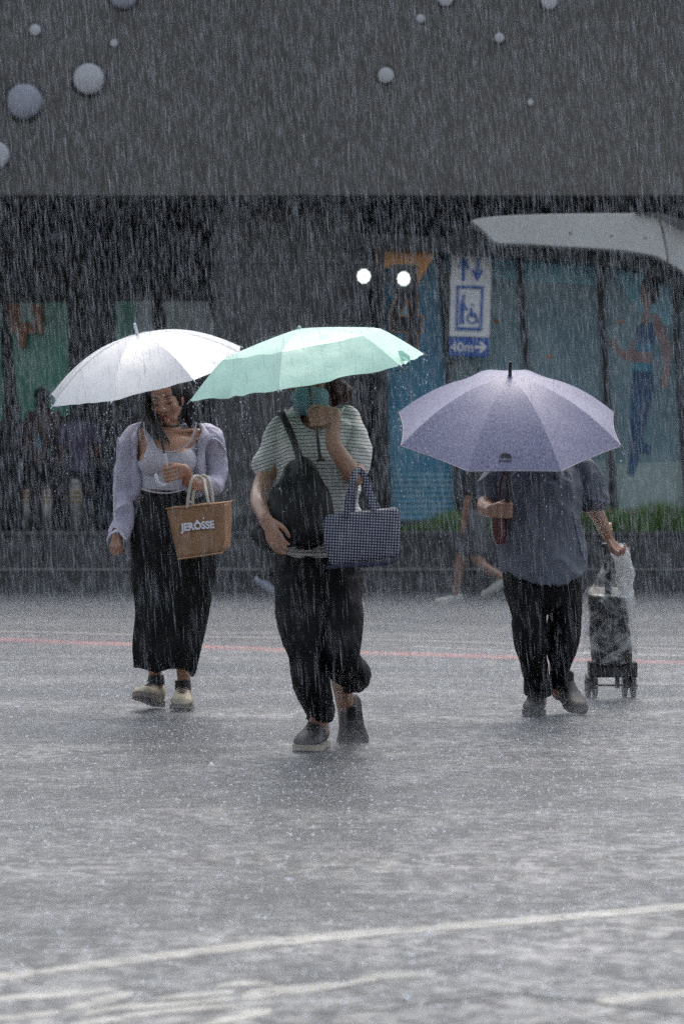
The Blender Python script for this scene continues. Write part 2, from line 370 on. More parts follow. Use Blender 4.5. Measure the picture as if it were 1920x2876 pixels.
# the large stretched characters of the lane marking, cut by the lower edge of the frame
stroke([(-60, 2812), (60, 2800), (200, 2790), (325, 2781)], [12, 16, 15, 4])
stroke([(375, 2789), (330, 2800), (260, 2817), (183, 2833)], [12, 26, 20, 5])
stroke([(-60, 2862), (60, 2855), (168, 2841)], [12, 13, 9])
stroke([(430, 2806), (520, 2797), (620, 2788), (660, 2786)], [3, 13, 14, 6])
stroke([(240, 2845), (330, 2832), (480, 2820), (655, 2805)], [14, 16, 12, 9])
stroke([(345, 2853), (480, 2838), (600, 2828), (700, 2826)], [9, 14, 12, 3])
stroke([(200, 2886), (260, 2870), (338, 2862)], [20, 18, 8])
stroke([(762, 2838), (700, 2848), (640, 2862), (560, 2884)], [14, 24, 20, 12])
stroke([(612, 2769), (680, 2762), (765, 2763)], [9, 17, 9])
stroke([(680, 2799), (730, 2790), (900, 2772), (1000, 2757), (1060, 2751)], [12, 30, 22, 12, 6])
stroke([(1010, 2747), (1080, 2739), (1160, 2737), (1222, 2735)], [7, 17, 19, 12])
marking([(1665, 2810), (1740, 2794), (1860, 2782), (2000, 2774), (2000, 2800), (1900, 2800), (1800, 2808), (1720, 2818), (1745, 2822), (1690, 2822)])
# far side: thin white lines and the red no-stopping line
stroke([(-400, 1762), (0, 1772), (600, 1788), (1200, 1800), (1920, 1823), (2300, 1834)], [4, 4, 4, 4, 4, 4], n=20)
stroke([(1150, 1815), (1500, 1830), (1920, 1842)], [3, 3, 3], n=8)
stroke([(-500, 1775), (0, 1796), (500, 1814), (1000, 1832), (1500, 1848), (1920, 1862), (2400, 1878)], [11] * 7, RED, n=24)
TAR = mat('tar_seam', (.02, .02, .022), rough=.35, bump=.3)
stroke([(880, 2846), (1050, 2838), (1250, 2808), (1390, 2791), (1450, 2789), (1600, 2805), (1780, 2832), (1950, 2852)], [2, 3, 4, 4, 4, 4, 4, 4], TAR, n=40)
lf = Shape(); c = G(592, 2152, .008)
lf.add([c + Vector((-.012, -.01, 0)), c + Vector((.016, -.006, .004)), c + Vector((.004, .014, .016)), c + Vector((-.004, -.002, .014))], [(0, 1, 2), (0, 2, 3), (0, 3, 1), (1, 3, 2)])
tag(lf.build('litter_scrap', mat('white_scrap', (.8, .8, .76), rough=.5), smooth=False), 'tiny white scrap of litter lying on the wet road between two walkers', 'litter')

# ------------------------------------------------------------------ planter wall, plaza, overpass
DP = 28.9
CONC = mat('dark_granite', (.045, .045, .048), rough=.5, var=.35, vscale=1.6, bump=.5, bscale=40, stretch=(1, 1, .5))
CAPM = mat('granite_edge', (.10, .10, .105), rough=.45, var=.25, vscale=3, bump=.4, bscale=50)
pw = thing('planter_wall', (0, DP, 0), 'long low dark granite wall with a stepped ledge along the far kerb', 'wall')
NB = 16; x0 = -9.0; bw = 18 / NB
for i in range(NB):
    a = x0 + i * bw
    s = Shape().box((a + .004, DP, 0), (a + bw - .004, DP + .40, .300 + .003 * ((i * 7) % 3))); s.build('step_block', CONC, pw, smooth=False, bevel=.008)
    s = Shape().box((a + .004, DP - .015, .306), (a + bw - .004, DP + .38, .328)); s.build('ledge_slab', CAPM, pw, smooth=False, bevel=.004)
    s = Shape().box((a + .004 + .3, DP + .402, 0), (a + bw - .004 + .3, DP + .70, .655)); s.build('wall_block', CONC, pw, smooth=False, bevel=.008)
    s = Shape().box((a + .004 + .3, DP + .385, .658), (a + bw - .004 + .3, DP + .74, .70)); s.build('cap_slab', CONC, pw, smooth=False, bevel=.006)
SLAB = mat('plaza_stone', (.05, .05, .052), rough=.5, var=.3, vscale=3)
Shape().box((-40, DP + .745, .40), (40, 70, .66)).build('plaza_pavement', SLAB, smooth=False, kind='structure')
# overpass: front beam, soffit, back wall
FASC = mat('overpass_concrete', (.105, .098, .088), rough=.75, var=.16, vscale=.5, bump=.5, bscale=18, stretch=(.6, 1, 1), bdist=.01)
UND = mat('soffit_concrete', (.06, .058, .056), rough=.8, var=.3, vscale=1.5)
ov = thing('overpass', (0, 33, 4.39), 'wide dark grey concrete overpass beam spanning above the whole scene', 'overpass')
for i in range(9):
    a = -40.5 + i * 9 + .01; s = Shape().box((a, 31.5, 4.39), (a + 8.98, 32.3, 6.9)); s.build('beam_panel', FASC, ov, smooth=False, bevel=.01)
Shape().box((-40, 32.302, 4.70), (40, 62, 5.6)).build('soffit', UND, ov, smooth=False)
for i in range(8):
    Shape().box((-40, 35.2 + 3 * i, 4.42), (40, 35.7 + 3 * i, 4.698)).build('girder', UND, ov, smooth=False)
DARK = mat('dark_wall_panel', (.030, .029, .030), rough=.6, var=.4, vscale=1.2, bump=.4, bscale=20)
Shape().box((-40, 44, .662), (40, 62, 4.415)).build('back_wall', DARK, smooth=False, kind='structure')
PIL = mat('pillar_concrete', (.105, .102, .10), rough=.75, var=.3, vscale=1.3, bump=.5, bscale=16, stretch=(1, 1, .25))
pc = thing('pillar', P(805, 1488, 32.4) * 1.0, 'broad bare concrete pillar holding up the overpass behind the mint umbrella', 'pillar')
s = Shape(); xl, xr = P(600, 0, 32.4).x, P(1012, 0, 32.4).x
s.box((xl, 32.4, .662), (xr, 33.8, 4.385)); s.build('shaft', PIL, pc, smooth=False, bevel=.05)
Shape().box((xl - .06, 32.34, .664), (xr + .06, 33.9, .86)).build('plinth', CONC, pc, smooth=False, bevel=.02)
for j in range(3): Shape().box((xl + .02, 32.386, 1.8 + j * .95), (xr - .02, 32.398, 1.812 + j * .95)).build('board_joint', UND, pc, smooth=False)
# pale round spots of unknown nature, built as domes on the beam
DOME = mat('pale_dome', (.50, .50, .52), rough=.35, var=.12, vscale=3, coat=.3); DOMB = mat('bluish_dome', (.30, .31, .37), rough=.4, var=.25, vscale=4, coat=.3); RIM = mat('dome_rim', (.03, .03, .032), rough=.5)
domes = [(70, 285, 49, 1, 'large bluish dome low on the beam in the upper left corner'), (250, 222, 43, 0, 'large pale grey dome right of the bluish one on the upper left of the beam'),
         (-8, 435, 36, 0, 'pale dome cut by the left picture edge, lowest of all the domes'), (347, -14, 38, 1, 'dim bluish dome cut by the top picture edge on the left'),
         (100, 85, 16, 0, 'small pale dome above the large bluish one near the top left'), (321, 122, 11, 0, 'very small pale dome above and right of the large pale grey one'),
         (1083, 212, 22, 0, 'bright mid sized dome with a dark rim right of the middle of the beam'), (1250, -4, 22, 0, 'bright dome cut by the top picture edge, left one of two'),
         (1541, 4, 23, 0, 'bright dome cut by the top picture edge, right one of two'), (1180, 53, 12, 0, 'small dim dome below the left one of the two bright domes at the top edge'),
         (1401, 107, 14, 0, 'small dim dome between and below the two bright domes at the top edge'), (1488, 288, 9, 0, 'tiny faint dome, rightmost and lowest on the right half of the beam')]
for x, y, r, bl, lab in domes:
    r *= 31.5 / F; c = P(x, y, 31.494)
    t = thing('beam_dome', c, lab, 'dome', 'unidentified round spots built as domes on the overpass beam')
    s = Shape(); s.cyl((c.x, c.y, c.z), (c.x, c.y - .02, c.z), r * 1.22, 32, r * 1.12); s.build('rim', RIM, t)
    s = Shape(); V = []; Fc = []; sg = 28
    for i in range(8):
        th = math.pi / 2 * i / 8
        for k in range(sg): V.append((c.x + r * math.cos(th) * math.cos(2 * math.pi * k / sg), c.y - .022 - r * .30 * math.sin(th), c.z + r * math.cos(th) * math.sin(2 * math.pi * k / sg)))
    V.append((c.x, c.y - .022 - r * .30, c.z)); Fc = [(i * sg + k, i * sg + (k + 1) % sg, (i + 1) * sg + (k + 1) % sg, (i + 1) * sg + k) for i in range(7) for k in range(sg)] + [(7 * sg + k, 7 * sg + (k + 1) % sg, len(V) - 1) for k in range(sg)]
    s.add(V, Fc); s.build('cover', DOMB if bl else DOME, t)

# ------------------------------------------------------------------ glass entrance hall (right) under its concrete canopy
CAN = mat('pale_canopy_concrete', (.60, .60, .575), rough=.7, var=.12, vscale=1.2, bump=.4, bscale=25, stretch=(1, 1, .2))
BLK = mat('black_metal', (.012, .012, .014), rough=.4, var=.2)
cn = thing('canopy', P(1640, 660, 30.3), 'pale concrete canopy roof with a pointed end over the glass hall', 'canopy')
Shape().prism([(1321, 621), (1340, 614), (1390, 608), (1450, 604), (1548, 601), (1700, 599), (1835, 599), (1850, 620), (1868, 700), (1872, 735), (1840, 719), (1756, 704), (1660, 697), (1572, 692), (1480, 686), (1400, 684), (1385, 678), (1365, 655), (1340, 634)], 30.2, 31.3).build('roof_slab', CAN, cn, smooth=False, bevel=.012)
Shape().prism([(1840, 600), (2150, 700), (2150, 870), (1980, 800), (1920, 764), (1876, 738), (1872, 700), (1856, 622)], 30.26, 31.3).build('side_slab', CAN, cn, smooth=False, bevel=.012)
Shape().prism([(1780, 598), (1850, 597), (2150, 690), (2150, 712), (1920, 650), (1838, 606)], 30.14, 30.2).build('gutter', mat('gutter_grey', (.10, .10, .10), rough=.5), cn, smooth=False)
Shape().prism([(960, 655), (1120, 660), (1260, 668), (1300, 640), (1345, 650), (1388, 682), (1572, 698), (1756, 709), (1840, 730), (1920, 768), (2150, 880), (2150, 935), (1920, 806), (1800, 757), (1682, 739), (1456, 721), (1260, 709), (960, 694)], 30.5, 31.3).build('edge_band', BLK, cn, smooth=False)
for x, y in ((1600, 655), (1716, 662), (1810, 668)):
    Shape().cyl(P(x, y, 30.198), P(x, y, 30.19), .012, 12).build('tie_hole', RIM, cn)
gh = thing('glass_hall', (4.5, 31.2, .66), 'glazed subway entrance hall with dark leaning mullions and printed glass', 'glass hall')
top = lambda x: float(np.interp(x, [1000, 1260, 1456, 1682, 1800, 1920, 2150], [690, 702, 716, 732, 750, 798, 925]))
ms = [(1068, 1092), (1233, 1290), (1456, 1512), (1681, 1725), (1891, 1935), (2120, 2160)]
def glassmat(name, c1, c2):
    m = mat(name, c1, rough=.28, var=.0, bump=.12, bscale=4, coat=.5, bdist=.01); N, L = nodes(m); b = N['Principled BSDF']
    tc = N.new('ShaderNodeTexCoord'); w = N.new('ShaderNodeTexNoise'); w.inputs['Scale'].default_value = 1.3; w.inputs['Detail'].default_value = 4; L.new(tc.outputs['Object'], w.inputs['Vector'])
    r = N.new('ShaderNodeMapRange'); r.inputs['From Min'].default_value = .42; r.inputs['From Max'].default_value = .6; L.new(w.outputs['Fac'], r.inputs['Value'])
    mx = N.new('ShaderNodeMix'); mx.data_type = 'RGBA'; mx.inputs['A'].default_value = (*c1, 1); mx.inputs['B'].default_value = (*c2, 1); L.new(r.outputs[0], mx.inputs['Factor']); L.new(mx.outputs['Result'], b.inputs['Base Color'])
    return m
GB = glassmat('deep_teal_print', (.04, .23, .38), (.06, .30, .46)); GD = glassmat('grey_teal_glass', (.10, .19, .23), (.16, .27, .31)); GL = mat('light_teal_print', (.17, .42, .52), rough=.3, var=.15, vscale=3)
GS = mat('sage_print', (.32, .41, .39), rough=.35, var=.15, vscale=2); 
for i in range(5):
    (a0, a1), (b0, b1) = ms[i], ms[i + 1]; yb = 1485
    g = Shape().prism([(a0, top(a0)), ((a0 + b0) / 2, top((a0 + b0) / 2)), (b0, top(b0)), (b1 + (b1 - b0) * .08, yb), (a1 + (a1 - a0) * .08, yb)], 31.1, 31.14).build('glass_pane', GB if i == 0 else GD, gh, smooth=False)
    L_ = lambda x0_, x1_, y: x0_ + (x1_ - x0_) * (y - 720) / 680
    if i in (1, 2): # light band along the top of the print
        Shape().prism([(a0 + 8, top(a0) + 2), (b0 - 8, top(b0) + 2), (L_(b0, b1, 780) - 8, (770, 790, 800)[i]), (L_(a0, a1, 770) + 8, (750, 760, 790)[i])], 31.092, 31.098).build('print_band', GL, g, smooth=False)
    if i == 3:
        Shape().prism([(a0 + 8, top(a0) + 2), (1790, top(1790) + 2), (b0 - 8, top(b0) + 3), (L_(b0, b1, 905) - 6, 905), (1850, 925), (1790, 870), (1740, 800)], 31.092, 31.098).build('print_band', GL, g, smooth=False)
    if i >= 2: Shape().prism([(L_(a0, a1, 1300) + 9, 1302), (L_(b0, b1, 1300) - 9, 1296), (L_(b0, b1, 1484) - 9, 1484), (L_(a0, a1, 1484) + 9, 1484)], 31.092, 31.098).build('print_field', GS, g, smooth=False)
    if i == 1: Shape().prism([(1290, 1200), (1500, 1200), (1512, 1484), (1300, 1484)], 31.092, 31.098).build('print_field', GB, g, smooth=False)
    if i == 0:
        for j in range(9): Shape().prism([(1092, 1330 + j * 15), (1280, 1330 + j * 15), (1280, 1336 + j * 15), (1092, 1336 + j * 15)], 31.092, 31.098).build('print_line', GL, g, smooth=False)
    if i == 3: PANE3 = g
for x, y in ((1395, 901), (1542, 1001), (1741, 904)):
    Shape().prism([(x - 9, y - 3), (x + 9, y - 5), (x + 8, y + 3), (x - 8, y + 5)], 31.085, 31.09).build('sticker', mat('orange_sticker', (.45, .16, .04), rough=.5), gh, smooth=False)
for (a, b) in ms:
    Shape().prism([(a - 7, top(a) - 6), (a + 7, top(a) - 6), (b + 9, 1487), (b - 7, 1487)], 31.0, 31.16).build('mullion', BLK, gh, smooth=False)
Shape().prism([(1085, 1462), (2170, 1462), (2170, 1489), (1085, 1489)], 31.02, 31.2).build('base_rail', BLK, gh, smooth=False)
# printed woman on the glass (flat print)
pr = lambda pts, m, d=31.088: Shape().prism(pts, d, d + .003).build('print_figure', m, PANE3, smooth=False)
SK = mat('print_skin', (.27, .17, .16), rough=.35, var=.2); NV = mat('print_navy', (.015, .07, .16), rough=.35, var=.3, vscale=3); TL = mat('print_teal', (.03, .20, .31), rough=.35, var=.2); HR = mat('print_hair', (.03, .028, .035), rough=.4)
pr([(1808, 776), (1826, 772), (1845, 790), (1851, 825), (1846, 850), (1832, 852), (1824, 845), (1812, 800)], HR, 31.085)
pr([(1797, 815), (1803, 790), (1816, 782), (1832, 800), (1834, 835), (1822, 870), (1826, 905), (1800, 915), (1806, 862), (1798, 845)], SK)
pr([(1788, 915), (1802, 908), (1828, 905), (1842, 930), (1836, 965), (1832, 1000), (1781, 1000), (1780, 950)], NV)
pr([(1781, 965), (1834, 965), (1831, 990), (1781, 985)], TL, 31.086)
pr([(1781, 987), (1831, 987), (1829, 1020), (1779, 1018)], SK, 31.087)
pr([(1778, 1017), (1830, 1019), (1829, 1045), (1777, 1042)], TL, 31.086)
pr([(1777, 1040), (1830, 1044), (1836, 1100), (1822, 1140), (1812, 1200), (1800, 1240), (1790, 1300), (1775, 1340), (1760, 1330), (1766, 1270), (1770, 1190), (1772, 1100)], NV)
pr([(1798, 1240), (1826, 1250), (1822, 1275), (1795, 1270)], NV, 31.084)
pr([(1826, 880), (1846, 882), (1868, 930), (1884, 980), (1878, 1050), (1870, 1090), (1852, 1088), (1862, 1030), (1858, 980), (1838, 930)], SK, 31.087)
pr([(1780, 950), (1782, 980), (1772, 1020), (1750, 1005), (1722, 990), (1712, 955), (1724, 950), (1738, 978), (1762, 990), (1772, 960)], SK, 31.089)

# lift sign
SW = mat('sign_white', (.82, .82, .82), rough=.4, var=.06, vscale=4); SB = mat('sign_blue', (.02, .10, .40), rough=.4, var=.1)
sg = thing('lift_sign', P(1322, 860, 30.9), 'white and blue lift sign with arrows, wheelchair symbol and 40m below', 'sign')
Shape().prism([(1266, 707), (1380, 712), (1374, 948), (1261, 944)], 30.80, 30.88).build('white_panel', SW, sg, smooth=False, bevel=.006)
Shape().prism([(1261, 946), (1374, 950), (1372, 1002), (1262, 999)], 30.80, 30.88).build('blue_panel', SB, sg, smooth=False, bevel=.006)
d_ = 30.79
q = lambda pts, m=SB, nm='symbol', d=d_: Shape().prism(pts, d, d + .006).build(nm, m, sg, smooth=False)
q([(1301, 720), (1318, 752), (1312, 757), (1305, 745), (1305, 788), (1295, 788), (1295, 745), (1290, 753), (1284, 748)], nm='up_arrow')
q([(1336, 724), (1346, 724), (1345, 766), (1351, 756), (1357, 762), (1339, 790), (1321, 758), (1327, 755), (1335, 766)], nm='down_arrow')
a = [(1281, 801), (1357, 803), (1352, 930), (1278, 927)]
for (p0, p1, w, h) in ((a[0], a[1], 0, 9), (a[3], a[2], 0, -9), (a[0], a[3], 7, 0), (a[1], a[2], -7, 0)):
    q([p0, p1, (p1[0] + w, p1[1] + h), (p0[0] + w, p0[1] + h)], nm='lift_frame', d=d_ - .001 * (w != 0))
q([(1300, 826), (1305, 830), (1304, 838), (1301, 840), (1308, 862), (1314, 868), (1311, 872), (1304, 868), (1301, 880), (1303, 910), (1297, 910), (1296, 880), (1293, 911), (1289, 911), (1292, 850), (1295, 840)], nm='person_symbol')
s = Shape(); 
for k in range(14):
    t0, t1 = R(20 + 22 * k), R(20 + 22 * (k + 1)); cx_, cy_ = 1325, 893
    s.prism([(cx_ + 15 * math.cos(t0), cy_ + 17 * math.sin(t0)), (cx_ + 15 * math.cos(t1), cy_ + 17 * math.sin(t1)), (cx_ + 10.5 * math.cos(t1), cy_ + 12 * math.sin(t1)), (cx_ + 10.5 * math.cos(t0), cy_ + 12 * math.sin(t0))], d_, d_ + .006)
s.prism([(1322, 852), (1328, 852), (1329, 860), (1323, 860)], d_, d_ + .006); s.prism([(1319, 864), (1326, 864), (1327, 884), (1338, 885), (1344, 905), (1338, 906), (1333, 891), (1320, 890)], d_ - .002, d_ + .004)
s.build('wheelchair_symbol', SB, sg, smooth=False)
def text(body, c, size, m, name, parent, ext=.002, rotx=90, rotz=0, bold=0, roty=0, sx=1.0, bevel=0):
    cu = bpy.data.curves.new('t', 'FONT'); cu.body = body; cu.size = size; cu.extrude = ext; cu.offset = bold; cu.align_x = 'CENTER'; cu.align_y = 'CENTER'; cu.resolution_u = 3; cu.bevel_depth = bevel; cu.bevel_resolution = 1
    o = bpy.data.objects.new('t', cu); COL.objects.link(o); dg = bpy.context.evaluated_depsgraph_get(); me = bpy.data.meshes.new_from_object(o.evaluated_get(dg)); bpy.data.objects.remove(o)
    me.materials.clear(); M = Matrix.Translation(c) @ Matrix.Rotation(R(rotz), 4, 'Z') @ Matrix.Rotation(R(roty), 4, 'Y') @ Matrix.Rotation(R(rotx), 4, 'X') @ Matrix.Diagonal((sx, 1, 1, 1)); me.transform(M)
    return link(name, me, m, parent, smooth=False)
text('40m', P(1297, 976, d_ + .004), .150, SW, 'lettering', sg, .003, bold=.002, roty=1, sx=.95)
q([(1332, 971), (1352, 971), (1344, 962), (1350, 958), (1367, 975), (1350, 992), (1344, 988), (1352, 979), (1332, 979)], SW, 'right_arrow')
Shape().box((P(1300, 0, 30.9).x, 30.881, 3.6), (P(1306, 0, 30.9).x, 31.0, 3.66)).build('bracket', BLK, sg, smooth=False)
Shape().box((P(1340, 0, 30.9).x, 30.881, 2.4), (P(1346, 0, 30.9).x, 31.0, 2.46)).build('bracket', BLK, sg, smooth=False)

# exit sign: orange panel and numeral 4
OR = mat('exit_orange', (.45, .19, .035), rough=.5, var=.25, vscale=3)
ex = thing('exit_sign', P(1140, 820, 30.7), 'dark exit sign with orange wedge and outlined numeral 4 on blue glass', 'sign')
Shape().prism([(1057, 692), (1229, 698), (1196, 758), (1176, 791), (1174, 800), (1156, 769), (1117, 745), (1057, 758)], 30.60, 30.66).build('orange_wedge', OR, ex, smooth=False)
o4 = [(1128, 800), (1140, 792), (1169, 790), (1169, 887), (1184, 888), (1183, 933), (1170, 934), (1170, 985), (1144, 985), (1144, 932), (1095, 929), (1097, 881)]
c4 = np.array(o4).mean(0)
def grow(pts, g):
    out = []; k = len(pts)
    for i in range(k):
        p, a, b = np.array(pts[i], float), np.array(pts[i - 1], float), np.array(pts[(i + 1) % k], float)
        t1 = (p - a) / np.linalg.norm(p - a); t2 = (b - p) / np.linalg.norm(b - p); n = np.array([t1[1] + t2[1], -(t1[0] + t2[0])]); n = n / (np.linalg.norm(n) + 1e-9); out.append(tuple(p + n * g))
    return out
Shape().prism(grow(o4, 5), 30.70, 30.75).build('numeral_outline', OR, ex, smooth=False)
Shape().prism(o4, 30.688, 30.698).build('numeral', BLK, ex, smooth=False)
Shape().prism([(1118, 888), (1146, 889), (1146, 836)], 30.680, 30.687).build('numeral_outline', OR, ex, smooth=False)
Shape().prism([(1125, 884), (1142, 885), (1142, 850)], 30.674, 30.679).build('numeral_gap', GB, ex, smooth=False)
for (x, y, x1, y1) in ((1065, 797, 1079, 850), (1064, 862, 1080, 925), (1066, 930, 1076, 960)):
    Shape().prism([(x, y), (x1, y + 3), (x1, y1), (x, y1)], 30.60, 30.64).build('orange_strip', OR, ex, smooth=False)
Shape().prism([(1048, 700), (1056, 700), (1060, 1486), (1050, 1486)], 30.62, 30.70).build('post', BLK, ex, smooth=False)

# two lit lamps on black posts
LAMP = mat('lamp_light', (.90, 1.0, .94), emit=1.5, bump=0)
for x, y, px0, lab, sq in ((1021, 776, 1024, 'round lit white LED lamp on a black post, the one nearer the pillar', 1.0), (1133, 783, 1070, 'round lit white LED lamp on a black post in front of the orange exit sign', .94)):
    dl = 29.9; t = thing('post_lamp', P(px0, 1485, dl), lab, 'lamp', 'lit lamps on black posts')
    s = Shape(); xa, xb = P(px0 - 9, 0, dl).x, P(px0 + 10, 0, dl).x; s.box((xa, dl, .66), (xb, dl + .10, P(0, 700, dl).z)); s.build('post', BLK, t, smooth=False, bevel=.01)
    c = P(x, y, dl - .12); hr = .105
    Shape().prism([(x - 36, y - 42), (x + 40, y - 40), (x + 38, y + 40), (x - 34, y + 42)], dl - .105, dl - .01).build('housing', BLK, t, smooth=False, bevel=.02)
    if abs(px0 - x) > 20: Shape().prism([(px0 - 6, y - 10), (x, y - 10), (x, y + 10), (px0 - 6, y + 10)], dl - .008, dl + .0).build('arm', BLK, t, smooth=False)
    s = Shape()
    for k in range(10):
        a = 2 * math.pi * k / 10; cc = c + Vector((math.cos(a) * .050 * sq, .002 * (k % 2) - .008, math.sin(a) * .054)); s.cyl(cc, cc - Vector((0, .012, 0)), .0195, 14)
    s.build('lens', LAMP, t, smooth=False)
    Shape().cyl(c + Vector((0, -.004, 0)), c - Vector((0, .018, 0)), .044, 20).build('diode_ring', LAMP, t, smooth=False)
    Shape().cyl(c + Vector((0, -.0185, 0)), c - Vector((0, .024, 0)), .014, 12).build('centre_cap', RIM, t, smooth=False)

# left facade with green and grey glazing
fd = thing('shop_front', (-2.8, 35, .66), 'dark shop front with green and pale grey glass behind the white umbrella', 'shop front')
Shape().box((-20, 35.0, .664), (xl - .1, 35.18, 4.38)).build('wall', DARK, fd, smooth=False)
GG = mat('green_glass', (.09, .36, .27), rough=.3, var=.3, vscale=2, coat=.3); GW = mat('pale_grey_glass', (.50, .58, .62), rough=.3, var=.15, vscale=2, coat=.3)
for pts, m in (([(28, 851), (190, 848), (196, 1160), (60, 1240), (40, 1000)], GG), ([(325, 846), (385, 846), (388, 1000), (322, 1000)], GG), ([(386, 846), (424, 846), (440, 1000), (389, 1000)], GW), ([(463, 846), (585, 846), (640, 1060), (478, 1060)], GW), ([(-160, 850), (2, 851), (8, 1200), (-160, 1200)], GG)):
    f = Shape().prism(pts, 34.93, 34.96).build('window', m, fd, smooth=False)
    ys = [p[1] for p in pts]; xs = [p[0] for p in pts]
    Shape().prism([(min(xs) - 8, min(ys) - 10), (max(xs[:2]) + 10, min(ys) - 10), (max(xs[:2]) + 10, min(ys) - 2), (min(xs) - 8, min(ys) - 2)], 34.9, 34.97).build('lintel', DARK, f, smooth=False)
Shape().prism([(330, 830), (620, 832), (620, 842), (330, 841)], 34.88, 34.99).build('rail', PIL, fd, smooth=False)
RB = mat('rust_sign', (.30, .12, .05), rough=.5, var=.4, vscale=5)
e2 = thing('exit_sign', P(75, 910, 34.8), 'rust orange exit sign with an open numeral on the green glass', 'sign')
for pts in ([(20, 852), (60, 856), (58, 935), (30, 932)], [(84, 853), (120, 856), (124, 936), (96, 936), (95, 870), (84, 880)], [(56, 905), (98, 905), (97, 936), (57, 937)], [(46, 937), (76, 938), (73, 977), (50, 974)]):
    Shape().prism(pts, 34.80, 34.85).build('numeral_piece', RB, e2, smooth=False)
# bollards
BW = mat('bollard_white', (.13, .13, .12), rough=.5, var=.1); BO = mat('bollard_orange', (.22, .13, .04), rough=.5, var=.2)
for x, y0, w, lab in ((74, 1385, 9, 'white post with orange bands, leftmost and half hidden by standing people'), (132, 1380, 14, 'white post with orange bands, middle one of three at the far left'), (213, 1345, 17, 'tallest round topped white post with orange bands below the white umbrella')):
    d = 30.3; b_ = P(x, 1488, d); b_.z = .66; t = thing('bollard', b_, lab, 'bollard', 'white bollards with orange bands'); r = w * d / F; ht = P(0, y0, d).z
    s = Shape(); s.cyl(b_, (b_.x, d, ht - r), r, 20, r * .95); s.ell((b_.x, d, ht - r), (r * .95, r * .95, r)); s.build('post', BW, t)
    for j in range(3):
        z = P(0, 1385 + j * 13, d).z; Shape().cyl((b_.x, d, z), (b_.x, d, z + .030), r * 1.03, 20, r * 1.03).build('band', BO, t)

# planting: grass and small flowers
def blades(n, x0, x1, y0, y1, z0, h, name, m, seed, hfun=None, **kw):
    g = np.random.default_rng(seed); x = g.uniform(x0, x1, n); y = g.uniform(y0, y1, n); hh = h * g.uniform(.45, 1.1, n)
    if hfun is not None: hh *= hfun(x)
    a = g.uniform(0, 2 * np.pi, n); ln = g.uniform(0, .5, n) * hh; w = g.uniform(.004, .010, n); b = g.uniform(0, 2 * np.pi, n)
    V = np.zeros((n, 5, 3)); wx, wy = np.cos(b) * w, np.sin(b) * w; dx, dy = np.cos(a) * ln, np.sin(a) * ln
    V[:, 0] = np.c_[x - wx, y - wy, np.full(n, z0)]; V[:, 1] = np.c_[x + wx, y + wy, np.full(n, z0)]
    V[:, 2] = np.c_[x + wx * .8 + dx * .35, y + wy * .8 + dy * .35, z0 + hh * .6]; V[:, 3] = np.c_[x - wx * .8 + dx * .35, y - wy * .8 + dy * .35, z0 + hh * .6]; V[:, 4] = np.c_[x + dx, y + dy, z0 + hh]
    k = np.arange(n)[:, None] * 5; T = np.concatenate([k + [0, 1, 2], k + [0, 2, 3], k + [3, 2, 4]])
    return link(name, raw_mesh(V.reshape(-1, 3), T), m, smooth=False, **kw)
GR = mat('wet_grass', (.085, .17, .03), rough=.45, var=.55, vscale=2.5, bump=0)
hf = lambda x: np.interp(x, [P(1090, 0, 29.9).x, P(1150, 0, 29.9).x, P(1260, 0, 29.9).x, P(1400, 0, 29.9).x, P(1640, 0, 29.9).x, 4.5], [.12, .6, 1.0, .8, 1.2, 1.05]) * (1 + .25 * np.sin(x * 6.1) * np.sin(x * 2.3))
blades(14000, P(1095, 0, 29.9).x, 6.5, 29.70, 30.6, .655, .26, 'grass', GR, 5, hf, kind='stuff', label='green wet grass and low plants in the planter')
g = np.random.default_rng(9); n = 160; c = np.c_[g.uniform(P(1600, 0, 29.9).x, 5.5, n), g.uniform(29.7, 30.3, n), .70 + g.uniform(.1, .24, n)]
o6 = np.array([(1, 0, 0), (-1, 0, 0), (0, 1, 0), (0, -1, 0), (0, 0, 1), (0, 0, -1)]) * .014; f8 = np.array([(0, 2, 4), (2, 1, 4), (1, 3, 4), (3, 0, 4), (2, 0, 5), (1, 2, 5), (3, 1, 5), (0, 3, 5)])
link('flowers', raw_mesh((c[:, None] + o6[None]).reshape(-1, 3), (np.arange(n)[:, None, None] * 6 + f8).reshape(-1, 3)), mat('dusty_pink', (.35, .17, .15), var=.3), smooth=False, kind='stuff', label='small dusty pink flowers among the planter grass')
